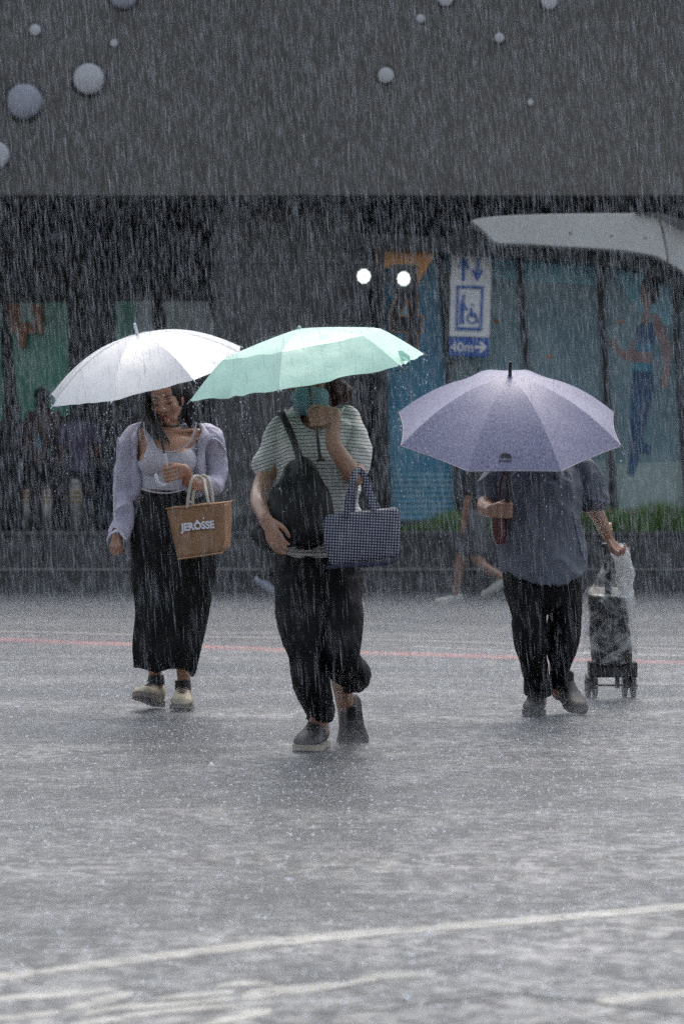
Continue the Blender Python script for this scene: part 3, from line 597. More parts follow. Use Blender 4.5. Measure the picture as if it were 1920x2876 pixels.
# ------------------------------------------------------------------ umbrellas
def umbrella(name, label, O, d, s_px, v1, v2, n, hpx, prof, canopy_m, frame_m, cat='umbrella', ferrule=None, sag=.03, hem=.05, shaft_len=None, tipm=None, wr=0.0, rib_dia=.0016, seed=1):
    """O = rim centre (photo px) at depth d; v1,v2 = two rib tips of a regular n-gon relative to O as (right, down, away) px, n/.. apart"""
    k = 1 / s_px
    W3 = lambda v: Vector((v[0], v[2], -v[1])) * k
    e1, e2 = W3(v1), W3(v2); nrm = e1.cross(e2).normalized()
    if nrm.z < 0: nrm = -nrm
    Rr = e1.length; u = e1.normalized(); w = nrm.cross(u).normalized()
    if w.dot(e2) < 0: w = -w
    C = P(O[0], O[1], d); h = hpx * k; t = thing(name, C + nrm * 0, label, cat)
    ang = [2 * math.pi * i / n for i in range(n)]
    K = 16; M = 12; vs = np.linspace(0.0, 1, K + 1)
    def rib(i, v):
        a, b = prof(v); q = ang[i % n]
        return (u * math.cos(q) + w * math.sin(q)) * (Rr * a) + nrm * (h * b)
    V = []; Fc = []
    for i in range(n):
        base = len(V)
        for v in vs:
            A, B = rib(i, v), rib(i + 1, v)
            for j in range(M + 1):
                f = j / M; p = A.lerp(B, f); sg_ = 4 * f * (1 - f)
                p = p * (1 - hem * sg_ * v * v) - nrm * (sag * Rr * sg_ * v * (1 - .5 * v))
                if wr: p += nrm * wr * noise.noise(p * 14 + Vector((i * 3, seed, 0))) * sg_ ** .5 * v
                V.append(C + p)
        for a in range(K):
            for j in range(M):
                q0 = base + a * (M + 1) + j; Fc.append((q0, q0 + 1, q0 + M + 2, q0 + M + 1))
    me = mesh_of(V, Fc); bm = bmesh.new(); bm.from_mesh(me); bmesh.ops.remove_doubles(bm, verts=bm.verts[:], dist=1e-5); bmesh.ops.recalc_face_normals(bm, faces=bm.faces[:])
    for e in bm.edges:
        if len(e.link_faces) == 2 and e.calc_face_angle(0) > R(9): e.smooth = False
    bm.to_mesh(me); bm.free()
    cn_ = link('canopy', me, canopy_m, t)
    for i in range(n):
        s = Shape(); pts = [C + rib(i, v) - nrm * .004 for v in np.linspace(.03, 1, 9)]; s.tube(pts, [rib_dia] * 9, seg=6, n=16); r_ = s.build('rib', frame_m, t)
        tip = C + rib(i, 1); dirn = (rib(i, 1) - rib(i, .93)).normalized(); s = Shape(); s.tube([tip - dirn * .006, tip + dirn * .013], [.0034, .0030], seg=8); s.build('rib_tip', tipm or frame_m, r_)
        s = Shape(); s.tube([C + rib(i, .5) - nrm * .006, C + nrm * (h - .30 * 1.0)], [.0016, .0016], seg=6); s.build('stretcher', frame_m, t)
    return t, C, nrm, h, Rr, cn_, rib

UW = mat('frosted_white_plastic', (.84, .85, .87), rough=.28, var=.03, vscale=4, bump=.3, bscale=30, coat=.5, trans=.22)
UM = mat('mint_fabric', (.47, .76, .65), rough=.38, var=.05, vscale=5, bump=.35, bscale=16, coat=.25, trans=.12, bdist=.006)
def melange():
    m = mat('violet_grey_fabric', (.20, .20, .33), rough=.5, var=.0, bump=.3, bscale=260, coat=.15, trans=.12); N, L = nodes(m); b = N['Principled BSDF']
    tc = N.new('ShaderNodeTexCoord'); mp = N.new('ShaderNodeMapping'); mp.inputs['Scale'].default_value = (1, 1, .35); L.new(tc.outputs['Object'], mp.inputs['Vector'])
    n = N.new('ShaderNodeTexNoise'); n.inputs['Scale'].default_value = 190; n.inputs['Detail'].default_value = 3; L.new(mp.outputs[0], n.inputs['Vector'])
    r = N.new('ShaderNodeMapRange'); r.inputs['From Min'].default_value = .35; r.inputs['From Max'].default_value = .65; L.new(n.outputs['Fac'], r.inputs['Value'])
    mx = N.new('ShaderNodeMix'); mx.data_type = 'RGBA'; mx.inputs['A'].default_value = (.13, .125, .24, 1); mx.inputs['B'].default_value = (.34, .34, .47, 1); L.new(r.outputs[0], mx.inputs['Factor'])
    for l in list(b.inputs['Base Color'].links): L.remove(l)
    L.new(mx.outputs['Result'], b.inputs['Base Color']); return m
UV_ = melange()
SH = mat('black_shaft', (.012, .012, .014), rough=.3, bump=0, coat=.3); HW = mat('handle_white', (.70, .71, .80), rough=.25, bump=0, coat=.4); LIL = mat('tip_plastic', (.62, .63, .75), rough=.3, bump=0)
FR = mat('frame_steel', (.25, .25, .27), rough=.3, metal=.6, bump=0)

dA = 14.39; sA = F / dA
tA, CA, nA, hA, RA, canA, ribA = umbrella('white_umbrella', 'frosted white umbrella held by the woman carrying the jute bag', (416, 1056.5), 14.016, F / 14.016, (-255, 89.5, -130), (142, 21.5, -263), 8, 121,
    lambda v: (v, 1 - v ** 2.05), UW, FR, sag=.012, hem=.035, tipm=LIL, wr=.007)
apA = CA + nA * hA
s = Shape(); s.tube([apA - nA * .012, apA + nA * .052], [.0085, .0075], seg=12); s.build('ferrule', HW, tA)
hl = 340 / (F / 14.016) / .952
Hd = P(464, 1281, 14.07); s = Shape(); s.tube([apA, Hd], [.0045, .0045], seg=10); s.build('shaft', SH, tA)
dn = (Hd - apA).normalized(); s = Shape(); e0 = Hd - dn * .006
s.tube([e0, P(467, 1300, 14.08), P(472, 1330, 14.09), P(473, 1350, 14.09), P(466, 1361, 14.08), P(454, 1362, 14.06), P(443, 1352, 14.05), P(438, 1335, 14.05)], [.0085, .0095, .010, .0105, .0105, .0105, .010, .0095], seg=14, n=40); s.build('handle', HW, tA)
s = Shape(); s.tube([P(467, 958, 13.93), P(481, 946, 13.95)], [.0012, .0012], seg=6); s.build('stray_thread', SH, tA)

dB = 12.16
def kink(v):
    if v < .6: q = v / .6; return .65 * q, 1 - .285 * q ** 1.25
    q = (v - .6) / .4; return .65 + .35 * q, .715 * (1 - q ** 1.12)
b3 = (-328 + 252, 70 - 22, -96.8 - 240.3)   # neighbour of the first tip
tB, CB, nB, hB, RB_, canB, ribB = umbrella('mint_umbrella', 'pale mint green folding umbrella held by the masked walker in the middle', (866, 1060), 11.98, F / 11.98, (-328, 70, -96.8), b3, 6, 139,
    kink, UM, FR, sag=.008, hem=.02, wr=.013, seed=4)
apB = CB + nB * hB
s = Shape(); s.tube([apB - nB * .005, apB + nB * .008], [.010, .006], seg=10); s.build('ferrule', UM, tB)
gB = P(899, 1288, 12.0); s = Shape(); s.tube([apB, P(884, 1180, 12.0)], [.0042, .0045], seg=10); s.build('shaft', SH, tB)
s = Shape(); s.tube([P(882, 1165, 12.0), gB], [.0068, .0068], seg=12); s.build('handle', SH, tB)
s = Shape(); s.cyl(gB, P(900, 1296, 12.0), .017, 20, .018); s.build('handle_foot', SH, tB)
# closing strap hanging at the right hem
a = P(1117, 985, 11.78); s = Shape()
s.add([a, P(1128, 984, 11.77), P(1150, 1000, 11.76), P(1152, 1018, 11.75), P(1143, 1012, 11.75), P(1128, 1016, 11.76), P(1119, 998, 11.77), P(1134, 998, 11.772)], [(0, 1, 2, 7), (0, 7, 6), (7, 2, 3, 4), (6, 7, 4, 5)]); s.build('strap', UM, tB, smooth=False)
s = Shape(); s.tube([P(1112, 1041, 11.72), P(1135, 1040, 11.72), P(1144, 1030, 11.73)], [.004, .006, .003], squash=((0, 0, 1), .5)); s.build('strap', mat('mint_dark', (.04, .07, .06), rough=.5), tB)

dC = 14.05; sC = F / 13.72
Rc = 330; ph = R(23.7)
def vC(deg): a = R(deg); return (Rc * math.cos(a), Rc * math.sin(a) * math.sin(ph), -Rc * math.sin(a) * math.cos(ph))
tC, CC, nC, hC, RC_, canC, ribC = umbrella('violet_umbrella', 'large violet grey umbrella hiding the head of the walker with the trolley', (1427, 1204), 13.72, sC, vC(22.5), vC(67.5), 8, 155,
    lambda v: (v, 1 - v ** 2.0), UV_, FR, sag=.014, hem=.03, wr=.005)
apC = CC + nC * hC
s = Shape(); s.tube([apC - nC * .02, apC + nC * .074], [.0095, .0078], seg=14); s.build('ferrule', SH, tC)
s = Shape(); s.cyl(apC - nC * .010, apC + nC * .003, .022, 20, .014); s.build('ferrule_base', UV_, tC)
fC = P(1424, 1434, 13.90); s = Shape(); s.tube([apC, fC + Vector((0, 0, .05))], [.008, .010], seg=10); s.build('shaft', SH, tC)
s = Shape(); s.tube([P(1425, 1345, 13.86), P(1424, 1434, 13.90), P(1424, 1478, 13.915)], [.0125, .0130, .0135], seg=14); s.build('handle', SH, tC)
# pale binding along the hem
TRIM = mat('binding_tape', (.24, .24, .26), rough=.5, bump=.2)
for i in range(8):
    pts = []
    for f in np.linspace(0, 1, 9):
        p = ribC(i, 1).lerp(ribC(i + 1, 1), f); sg_ = 4 * f * (1 - f); p = p * (1 - .03 * sg_) - nC * (.012 * RC_ * sg_ * .5); pts.append(CC + p)
    s = Shape(); s.tube(pts, [.0024] * 9, seg=6, n=12); s.build('hem_binding', TRIM, tC)
# printed animal mark on the front panel
def on_front(px, py, lift=.004):
    o = Vector((0, 0, H)); dr = (P(px, py, 13.5) - o).normalized()
    hit = BVH_C.ray_cast(o, dr)[0]
    return hit - dr * lift if hit is not None else P(px, py, 13.3)
from mathutils.bvhtree import BVHTree
def bvh_of(o):
    w = worldloc(o); return BVHTree.FromPolygons([v.co + w for v in o.data.vertices], [tuple(p.vertices) for p in o.data.polygons])
BVH_C = bvh_of(canC)
LOGO = mat('print_black', (.02, .018, .03), rough=.5, bump=0)
def decal(pts, parent, name='printed_mark', m=LOGO):
    V = [on_front(x, y) for x, y in pts]; V += [v + Vector((0, -.0012, 0)) for v in V]; k = len(pts)
    Shape_ = Shape(); Shape_.add(V, [tuple(range(k))[::-1], tuple(range(k, 2 * k))] + [(i, (i + 1) % k, k + (i + 1) % k, k + i) for i in range(k)]); Shape_.build(name, m, parent, smooth=False)
decal([(1401, 1283), (1408, 1274), (1420, 1272), (1430, 1275), (1437, 1284), (1436, 1287), (1430, 1284), (1430, 1288), (1424, 1288), (1423, 1284), (1412, 1284), (1410, 1288), (1405, 1288), (1405, 1283)], tC)
for i, (x, w) in enumerate(((1401, 5), (1408, 3), (1413, 4), (1419, 3), (1424, 4), (1430, 4))): decal([(x, 1292), (x + w, 1292), (x + w, 1297), (x, 1297)], tC, 'printed_letter')
# ------------------------------------------------------------------ people
SKIN = mat('skin', (.42, .23, .155), rough=.42, var=.08, vscale=14, bump=.12, bscale=90, sss=.15, coat=.15)
SKIN2 = mat('tanned_skin', (.37, .21, .145), rough=.42, var=.10, vscale=14, bump=.15, bscale=90, sss=.12, coat=.2)
LIP = mat('lips', (.22, .055, .055), rough=.35, bump=0); LASH = mat('dark_lash', (.012, .008, .008), rough=.5, bump=0); BROW = mat('eyebrow', (.04, .022, .018), rough=.7, bump=0)
HAIR = mat('black_hair', (.010, .009, .011), rough=.35, var=.3, vscale=60, bump=.6, bscale=120, stretch=(1, 1, .15)); HAIR2 = mat('brown_hair', (.07, .032, .020), rough=.4, var=.4, vscale=60, bump=.6, bscale=120, stretch=(1, 1, .2))
def cloth(name, col, **kw):
    a = dict(rough=.7, var=.07, vscale=6, bump=.35, bscale=220); a.update(kw); return mat(name, col, **a)
LILAC = cloth('lilac_cotton', (.42, .41, .52)); LILAC2 = cloth('lilac_ribbed_knit', (.50, .50, .58)); PIPE = cloth('pale_lilac_piping', (.52, .54, .62))
BLACK = cloth('black_wet_cloth', (.005, .005, .006), rough=.6, var=.3, spec=.25); BLACK2 = cloth('black_trouser_cloth', (.004, .004, .005), rough=.65, var=.3, spec=.22)
ROPE = cloth('cotton_rope', (.50, .49, .43), bscale=300); JUTE = cloth('jute', (.33, .185, .105), rough=.85, var=.16, vscale=30, bump=.8, bscale=420)
BEIGE = cloth('beige_canvas', (.42, .37, .27), var=.25, vscale=25, rough=.6); SOLE = mat('muddy_sole', (.16, .13, .10), rough=.6, var=.4, vscale=30); SOCK = cloth('black_sock', (.012, .012, .014))
BSH = cloth('black_mesh_shoe', (.022, .021, .022), rough=.55, var=.4, vscale=40); BSO = mat('dirty_pale_sole', (.34, .29, .23), rough=.6, var=.25, vscale=25); GSO = mat('dark_sole', (.03, .03, .03), rough=.6)
def spine(B, D, rings, **kw): B.loft(rings, D, seg=40, n=44, power=2.15, **kw)
DF = lambda D: (lambda x, y, dz=0.0: P(x, y, D + dz))

# ---------------- young woman with the white umbrella (left)
D = dA; p = DF(D); s_ = sA
pa = thing('person', G(508, 1999), 'walking person in lilac crop top and open lilac shirt under the white umbrella', 'person')
B = Shape()
spine(B, D, [(474, 1196, .04, 28, .045), (474, 1214, .04, 52, .055), (472, 1232, .03, 86, .085), (470, 1262, .02, 84, .105), (470, 1310, .02, 78, .10), (466, 1352, .02, 66, .085), (464, 1390, .02, 62, .085), (478, 1440, .02, 84, .11), (482, 1500, .03, 96, .13), (482, 1560, .03, 92, .12), (482, 1600, .03, 70, .09)])
for x in (430, 512): B.ell(p(x, 1296, -.055), (.070, .060, .068))
for a, b in (((400, 1226, .03), (372, 1240, .03)), ((548, 1226, .03), (598, 1238, .03))): B.tube([p(*a), p(*b)], [.046, .042])
B.tube([p(474, 1160, .03), p(476, 1190, .04), p(474, 1215, .045)], [.050, .048, .062])
for a, b in (((474, 1216, -.02), (410, 1208, -.01)), ((474, 1216, -.02), (540, 1208, -.01))): B.tube([p(*a), p(*b)], [.012, .010])
rotA = Matrix.Rotation(R(-7), 3, 'Y') @ Matrix.Rotation(R(-10), 3, 'Z') @ Matrix.Rotation(R(16), 3, 'X')
hc = p(466, 1120, .02); MA = head_parts(B, hc, rotA, 1.09)
# picture-left arm hangs down, hand half closed
B.tube([p(378, 1236, .03), p(358, 1320, .05), p(352, 1382, .06), p(345, 1440, .01), p(332, 1494, -.05)], [.040, .038, .038, .036, .026])
hand(B, p(331, 1497, -.055), (-.10, -.25, -.8), (.9, -.3, .1), (.55, .35, -.1), .92, curl=(48, 70, 45), thumb=(-1, 15))
# picture-right arm bent, fist on the handle
fa = P(472, 1330, 14.09); ax = (apA - Hd).normalized()
w_ = grip(B, fa, ax, Vector((1, .12, -.30)), Vector((0, -1, 0)), .98)
B.tube([p(592, 1240, .03), p(602, 1300, .03), p(600, 1350, -.02), p(572, 1362, -.12), p(535, 1352, -.22), w_], [.040, .032, .030, .036, .033, .026])
for kx, ax_, fx, fy in ((440, 430, 420, 1900), (520, 514, 516, 1915)):
    B.tube([p(kx, 1560, .03), p(kx - 4, 1700, 0.0), p(ax_, 1790, .10), p(ax_ + 2, 1850, .15), p((fx + 16) if fx < 450 else fx, fy - 8, .185), p((fx + 20) if fx < 450 else fx + 2, fy + 22, .19)], [.085, .060, .056, .044, .034, .036])
B.melt('body', SKIN, pa, voxel=.0034, smooth=2)
face_details(MA, 1.09, pa, LIP, LASH, BROW)
# tank top
TT = Shape()
TT.loft([(472, 1180, .03, 84, .085), (472, 1232, .03, 89, .092), (470, 1262, .02, 88, .112), (470, 1310, .02, 82, .108), (466, 1348, .02, 70, .092), (461, 1381, .02, 64, .088)], D, seg=48, n=40, power=2.2, hem=lambda a, t: (6 * math.cos(a) - 3) * max(0, (t - .8) * 5))
for x in (430, 512): TT.ell(p(x, 1296, -.055), (.077, .067, .075))
neck = Shape(); pts = [(402, 1120), (402, 1186), (405, 1215), (414, 1240), (430, 1258), (455, 1267), (480, 1268), (505, 1262), (528, 1245), (542, 1218), (550, 1188), (556, 1120)]
neck.prism(pts, D - .6, D + .6)
armL = Shape().prism([(300, 1120), (386, 1120), (387, 1200), (392, 1250), (380, 1292), (300, 1292)], D - .6, D + .6)
armR = Shape().prism([(573, 1120), (700, 1120), (700, 1280), (566, 1280), (556, 1240), (570, 1190)], D - .6, D + .6)
rib_n = fold_noise(9, .0025, (1, 1, 3.5), 2); 
tt = TT.melt('tank_top', LILAC2, pa, voxel=.0055, smooth=3, disp=lambda q: rib_n(q) * (1 if q.z < P(0, 1335, D).z else .25), cuts=[neck, armL, armR])
s = Shape(); s.tube([p(404, 1186, -.075), p(408, 1222, -.10), p(420, 1248, -.115), p(445, 1265, -.120), p(480, 1269, -.120), p(512, 1260, -.118), p(534, 1240, -.105), p(546, 1212, -.09), p(551, 1188, -.07)], [.0035] * 9, seg=6); s.build('neck_binding', LILAC2, tt)
s = Shape(); s.tube([p(400, 1374, -.058), p(430, 1382, -.08), p(470, 1385, -.083), p(505, 1379, -.073), p(524, 1371, -.04)], [.0045] * 5, seg=6); s.build('hem_band', LILAC2, tt)
# open shirt: sleeves, back and collar
fa_ = fold_noise(7.5, .013, (1, 1, .55), 11); fb_ = fold_noise(7, .005, (.6, 1, 1.5), 19); fn = lambda q: fa_(q) + fb_(q)
OS = Shape()
OS.tube([p(412, 1200, .07), p(388, 1212, .045), p(368, 1240, .03), p(360, 1300, .04), p(354, 1372, .05), p(352, 1420, .02), p(348, 1466, -.02), p(338, 1498, -.05)], [.024, .036, .048, .057, .058, .054, .050, .052], n=50, seg=20)
OS.tube([p(392, 1192, .0), p(382, 1225, -.03), p(382, 1275, -.03), p(382, 1330, -.02), p(384, 1376, .0), p(372, 1420, .02)], [.012, .018, .018, .020, .020, .012], n=30)
fc_ = fold_noise(6, .012, (1, 1, .6), 3); fl = lambda q: fc_(q) + fb_(q)
cuffc = Shape().tube([p(340, 1488, -.05), p(328, 1530, -.055)], [.043, .052], cap=False)
s1 = OS.melt('shirt_sleeve', LILAC, pa, voxel=.006, smooth=4, disp=fn, cuts=[cuffc])
OR_ = Shape()
OR_.tube([p(560, 1200, .07), p(584, 1208, .045), p(602, 1236, .03), p(608, 1290, .03), p(608, 1345, .01), p(592, 1362, -.05), p(570, 1362, -.11)], [.024, .037, .050, .052, .054, .050, .046], n=50, seg=20)
OR_.tube([p(562, 1192, .0), p(574, 1225, -.04), p(568, 1290, -.05), p(562, 1350, -.04), p(548, 1375, .0)], [.012, .022, .022, .018, .012], n=30)
s2 = OR_.melt('shirt_sleeve', LILAC, pa, voxel=.006, smooth=4, disp=fl)
s = Shape(); s.tube([p(572, 1250, -.05), p(582, 1238, -.05), p(600, 1232, -.05), p(620, 1244, -.04), p(634, 1266, -.02), p(632, 1284, -.01)], [.004, .0045, .0045, .0045, .0045, .004], seg=8, n=30); s.build('sleeve_frill', PIPE, s2)
s = Shape(); s.tube([p(592, 1212, -.0), p(614, 1230, -.02), p(628, 1256, -.02), p(630, 1282, -.01)], [.016, .016, .012, .005], squash=((0, 1, 0), .5)); s.build('shoulder_flap', LILAC, s2)
bk = Shape().loft([(474, 1196, .09, 62, .03), (474, 1216, .11, 108, .04), (472, 1280, .115, 112, .04), (470, 1350, .11, 104, .045), (474, 1392, .12, 92, .05)], D, seg=40, n=24)
bk.melt('shirt_back', LILAC, pa, voxel=.008, disp=fn)
s = Shape(); s.tube([p(332, 1230, -.03), p(328, 1330, -.04), p(322, 1390, -.05), p(322, 1440, -.08), p(330, 1480, -.11), p(346, 1505, -.125), p(354, 1514, -.13)], [.0055] * 7, seg=8, n=40, squash=((0, 1, 0), .6)); s.build('drape_piping', PIPE, s1)
s = Shape(); s.tube([p(302, 1518, -.07), p(312, 1500, -.095), p(334, 1492, -.11), p(352, 1504, -.11), p(360, 1512, -.08)], [.006, .007, .007, .007, .005], seg=8, n=30); s.build('cuff', PIPE, s1)
s = Shape(); V = []
# choker
pts = [p(474 + 30 * math.sin(a), 1197 - 7 * (1 - math.cos(a)) * .5, .042 - .056 * math.cos(a)) for a in np.linspace(-2.2, 2.2, 15)]
s = Shape(); s.tube(pts, [.0035] * 15, seg=8, n=30); s.build('choker', SH, pa)
pts = [p(474 + 56 * math.sin(a), 1206 - 14 * math.sin(a) ** 2, -.035 * math.cos(a)) for a in np.linspace(-1.1, 1.3, 9)]
# bracelet
wc = p(516, 1342, -.235); s = Shape()
pts = [wc + Vector((.006 * math.sin(a), -math.cos(a) * .034, math.sin(a) * .036)) for a in np.linspace(0, 2 * math.pi, 17)]; s.tube(pts, [.0042] * 17, seg=6, n=34, cap=False); s.build('bracelet', mat('amber_beads', (.30, .12, .07), rough=.3, var=.5, vscale=80), pa)
# hair
Hh = Shape(); Hh.ell(hc + Vector((.0, .025, .045)), (.098, .108, .098)); Hh.ell(hc + Vector((.03, .06, -.03)), (.085, .07, .10))
Hh.tube([p(412, 1090, .04), p(404, 1130, .03), p(410, 1170, .0), p(430, 1206, -.06), p(450, 1232, -.09)], [.030, .032, .030, .026, .012])
Hh.tube([p(522, 1080, .05), p(530, 1120, .06), p(532, 1160, .07), p(540, 1190, .05), p(556, 1204, .03)], [.026, .036, .036, .022, .006])
Hh.tube([p(530, 1100, .08), p(552, 1150, .09), p(566, 1188, .08), p(590, 1206, .07)], [.02, .026, .014, .004])
hs = fold_noise(20, .006, (1.6, 1, .2), 5)
hr_ = Hh.melt('hair', HAIR, pa, voxel=.005, smooth=3, disp=hs)
st = Shape(); g = random.Random(3)
for k in range(26):   # loose wet strands
    x0 = g.uniform(404, 440); e = (g.uniform(455, 480), g.uniform(1228, 1262))
    st.tube([p(x0, 1150 + g.uniform(-10, 20), -.02), p(x0 + 12, 1195, -.07), p((x0 + e[0]) / 2 + 8, 1222, -.105), p(e[0], e[1], -.125)], [.0028, .0030, .0026, .0008], seg=5, n=14)
for k in range(12):
    st.tube([p(405, 1140 + k * 3, .03), p(380 - k * 2, 1165 + k * 2, .06), p(345, 1182 + g.uniform(-6, 6), .09), p(g.uniform(290, 330), 1190 + g.uniform(-12, 14), .11)], [.003, .0022, .0015, .0006], seg=5, n=16)
for k in range(14):
    x0 = g.uniform(520, 556); st.tube([p(x0, 1130, .04), p(x0 + g.uniform(0, 20), 1180, .02), p(x0 + g.uniform(0, 44), 1212 + g.uniform(-8, 10), .0)], [.003, .002, .0007], seg=5, n=12)
st.tube([p(432, 1195, -.09), p(436, 1240, -.12), p(450, 1270, -.135)], [.0016, .0014, .0007], seg=5, n=12)
st.build('strands', HAIR, hr_)
# long culottes
def foldA(a, t): return .052 * math.sin(9 * a + 2.2 * t) * min(1, t * 2.5) + .032 * math.sin(17 * a - 3 * t + 1) * min(1, t * 2) + .02 * math.sin(5 * a + 1)
def hemA(a, t):
    if t < .8: return 0
    x = math.cos(a); front = -math.sin(a)
    return ((t - .8) / .2) * (9 * x + 12 * math.sin(3.1 * a + .4) + 4 * math.sin(7 * a) + (-10 if abs(x - .05) < .25 else 0))
SKT = Shape().loft([(463, 1380, .02, 60, .090), (467, 1404, .02, 68, .100), (476, 1440, .02, 92, .118), (484, 1500, .02, 116, .135), (484, 1578, .02, 115, .135), (483, 1660, .02, 106, .13), (482, 1720, .02, 99, .125), (474, 1780, .02, 97, .12), (466, 1830, .01, 92, .115), (460, 1878, .01, 84, .10)], D, seg=160, n=90, power=2.05, fold=foldA, hem=hemA)
SKT.build('culottes', BLACK, pa)
s = Shape().loft([(463, 1378, .02, 61, .092), (464, 1392, .02, 64, .096)], D, seg=60, n=4); s.build('waistband', BLACK, pa)
# socks and shoes
for x, y, w in ((438, 1894, 17), (513, 1908, 18)):
    s = Shape(); s.tube([p(x, y + 2, .18), p(x + 2, y + 30, .18)], [.041, .043], cap=False); s.build('sock', SOCK, pa)
shoe(pa, Vector((P(512, 0, D + .2).x, D + .25, .002)), 2, 2, BEIGE, SOLE, LASH, L=.262, Wd=.118, high=.125)
shoe(pa, Vector((P(444, 0, D + .15).x, D + .24, .006)), -20, 15, BEIGE, SOLE, LASH, L=.262, Wd=.115, high=.120, roll=0)

# jute bag on her forearm
jb = thing('jute_bag', P(560, 1420, 14.1), 'brown jute shopping bag with white lettering hanging from a forearm', 'bag')
def bag8(front, back, dF, dBk, name, m, parent, puff=.02, sub=12, pinch=0):
    """front / back: TL TR BR BL in photo px; a soft box"""
    f = [P(x, y, dd) for (x, y), dd in zip(front, dF)]; b = [P(x, y, dd) for (x, y), dd in zip(back, dBk)]
    bm = bmesh.new(); vs_ = [bm.verts.new(v) for v in f + b]
    for q_ in ((0, 3, 2, 1), (4, 5, 6, 7), (0, 1, 5, 4), (1, 2, 6, 5), (2, 3, 7, 6), (3, 0, 4, 7)): bm.faces.new([vs_[i] for i in q_])
    bmesh.ops.subdivide_edges(bm, edges=bm.edges[:], cuts=sub, use_grid_fill=True)
    bmesh.ops.recalc_face_normals(bm, faces=bm.faces[:])
    zt = max(v.co.z for v in bm.verts); zb = min(v.co.z for v in bm.verts); bm.normal_update()
    for v in bm.verts:
        t = (zt - v.co.z) / (zt - zb)
        v.co += v.normal * (puff * math.sin(math.pi * min(1, t)) + .004 * noise.noise(v.co * 12) * 1.5)
    for _ in range(1): bmesh.ops.smooth_vert(bm, verts=bm.verts[:], factor=.4, use_axis_x=True, use_axis_y=True, use_axis_z=True)
    me = bpy.data.meshes.new(name); bm.to_mesh(me); bm.free()
    return link(name, me, m, parent)
dj = 14.02
bg_ = bag8([(468, 1428), (632, 1412), (625, 1552), (500, 1571)], [(482, 1424), (651, 1405), (647, 1540), (520, 1560)], (dj, dj, dj, dj), (dj + .17, dj + .17, dj + .16, dj + .16), 'bag_body', JUTE, jb, puff=.004)
s = Shape(); s.tube([P(466, 1429, dj - .004), P(550, 1421, dj - .008), P(634, 1412, dj - .004), P(653, 1405, dj + .17)], [.004] * 4, seg=6); s.build('top_hem', JUTE, bg_)
s = Shape(); s.tube([P(500, 1570, dj - .004), P(560, 1562, dj - .007), P(625, 1552, dj - .004)], [.004] * 3, seg=6); s.build('bottom_seam', cloth('jute_edge', (.45, .25, .13)), bg_)
text('JERÔSSE', P(556, 1478, dj - .012), .050, cloth('white_flock', (.75, .75, .82), bump=.1), 'lettering', bg_, .003, bold=.0014, roty=-5.5, sx=.90, bevel=.001)
for pts in ([(526, 1424, dj - .01), (530, 1390, dj - .02), (540, 1345, dj - .02), (556, 1337, dj + .05), (572, 1352, dj + .06), (580, 1385, dj - .0), (586, 1413, dj - .01)], [(541, 1418, dj + .16), (545, 1380, dj + .17), (560, 1343, dj + .17), (576, 1337, dj + .17), (590, 1360, dj + .16), (598, 1410, dj + .16)]):
    s = Shape(); s.tube([P(*q_) for q_ in pts], [.0075] * len(pts), seg=10, n=34); s.build('handle', ROPE, jb)

# ---------------- masked walker in the middle
D = dB; p = DF(D)
pb = thing('person', G(885, 2108), 'walking person in striped tee, black trousers and blue face mask, mint umbrella', 'person')
B = Shape()
spine(B, D, [(884, 1160, .16, 32, .05), (886, 1180, .15, 64, .06), (892, 1210, .13, 108, .095), (893, 1260, .12, 104, .115), (892, 1340, .12, 96, .11), (890, 1430, .12, 96, .11), (888, 1520, .12, 104, .13), (888, 1600, .13, 106, .13), (888, 1660, .13, 80, .10)])
for a, b in (((810, 1200, .13), (792, 1206, .13)), ((965, 1194, .13), (984, 1202, .12))): B.tube([p(*a), p(*b)], [.050, .050])
B.tube([p(880, 1120, .13), p(884, 1150, .15), p(888, 1190, .16)], [.056, .054, .068])
rotB = Matrix.Rotation(R(4), 3, 'Y') @ Matrix.Rotation(R(8), 3, 'X'); hb = p(873, 1078, .12); MB_ = head_parts(B, hb, rotB, 1.06)
B.tube([p(798, 1206, .13), p(762, 1296, .12), p(732, 1376, .04), p(728, 1412, -.12), p(744, 1456, -.26)], [.044, .043, .040, .036, .027])
hand(B, p(746, 1460, -.27), (.42, -.12, -.85), (.55, -.3, .35), (.5, .8, .2), 1.02, curl=(14, 28, 22), thumb=(1, 30), spread=1.0)
gc = P(884, 1172, 12.0); axb = (apB - gB).normalized()
w_ = grip(B, gc, axb, Vector((.55, .16, -.75)), Vector((-.35, -1, 0)), 1.0)
B.tube([p(988, 1206, .12), p(1004, 1270, .06), p(998, 1340, -.06), p(968, 1300, -.13), p(935, 1240, -.16), w_], [.054, .045, .041, .039, .033, .026])
B.tube([p(850, 1620, .12), p(852, 1800, .02), p(870, 1900, .02), p(888, 1990, .12), p(898, 2050, .19)], [.09, .065, .058, .044, .040])
B.tube([p(945, 1620, .13), p(958, 1830, .08), p(962, 1900, .28), p(964, 1950, .42), p(968, 1975, .47)], [.09, .066, .056, .042, .040])
B.melt('body', SKIN2, pb, voxel=.0036, smooth=2)
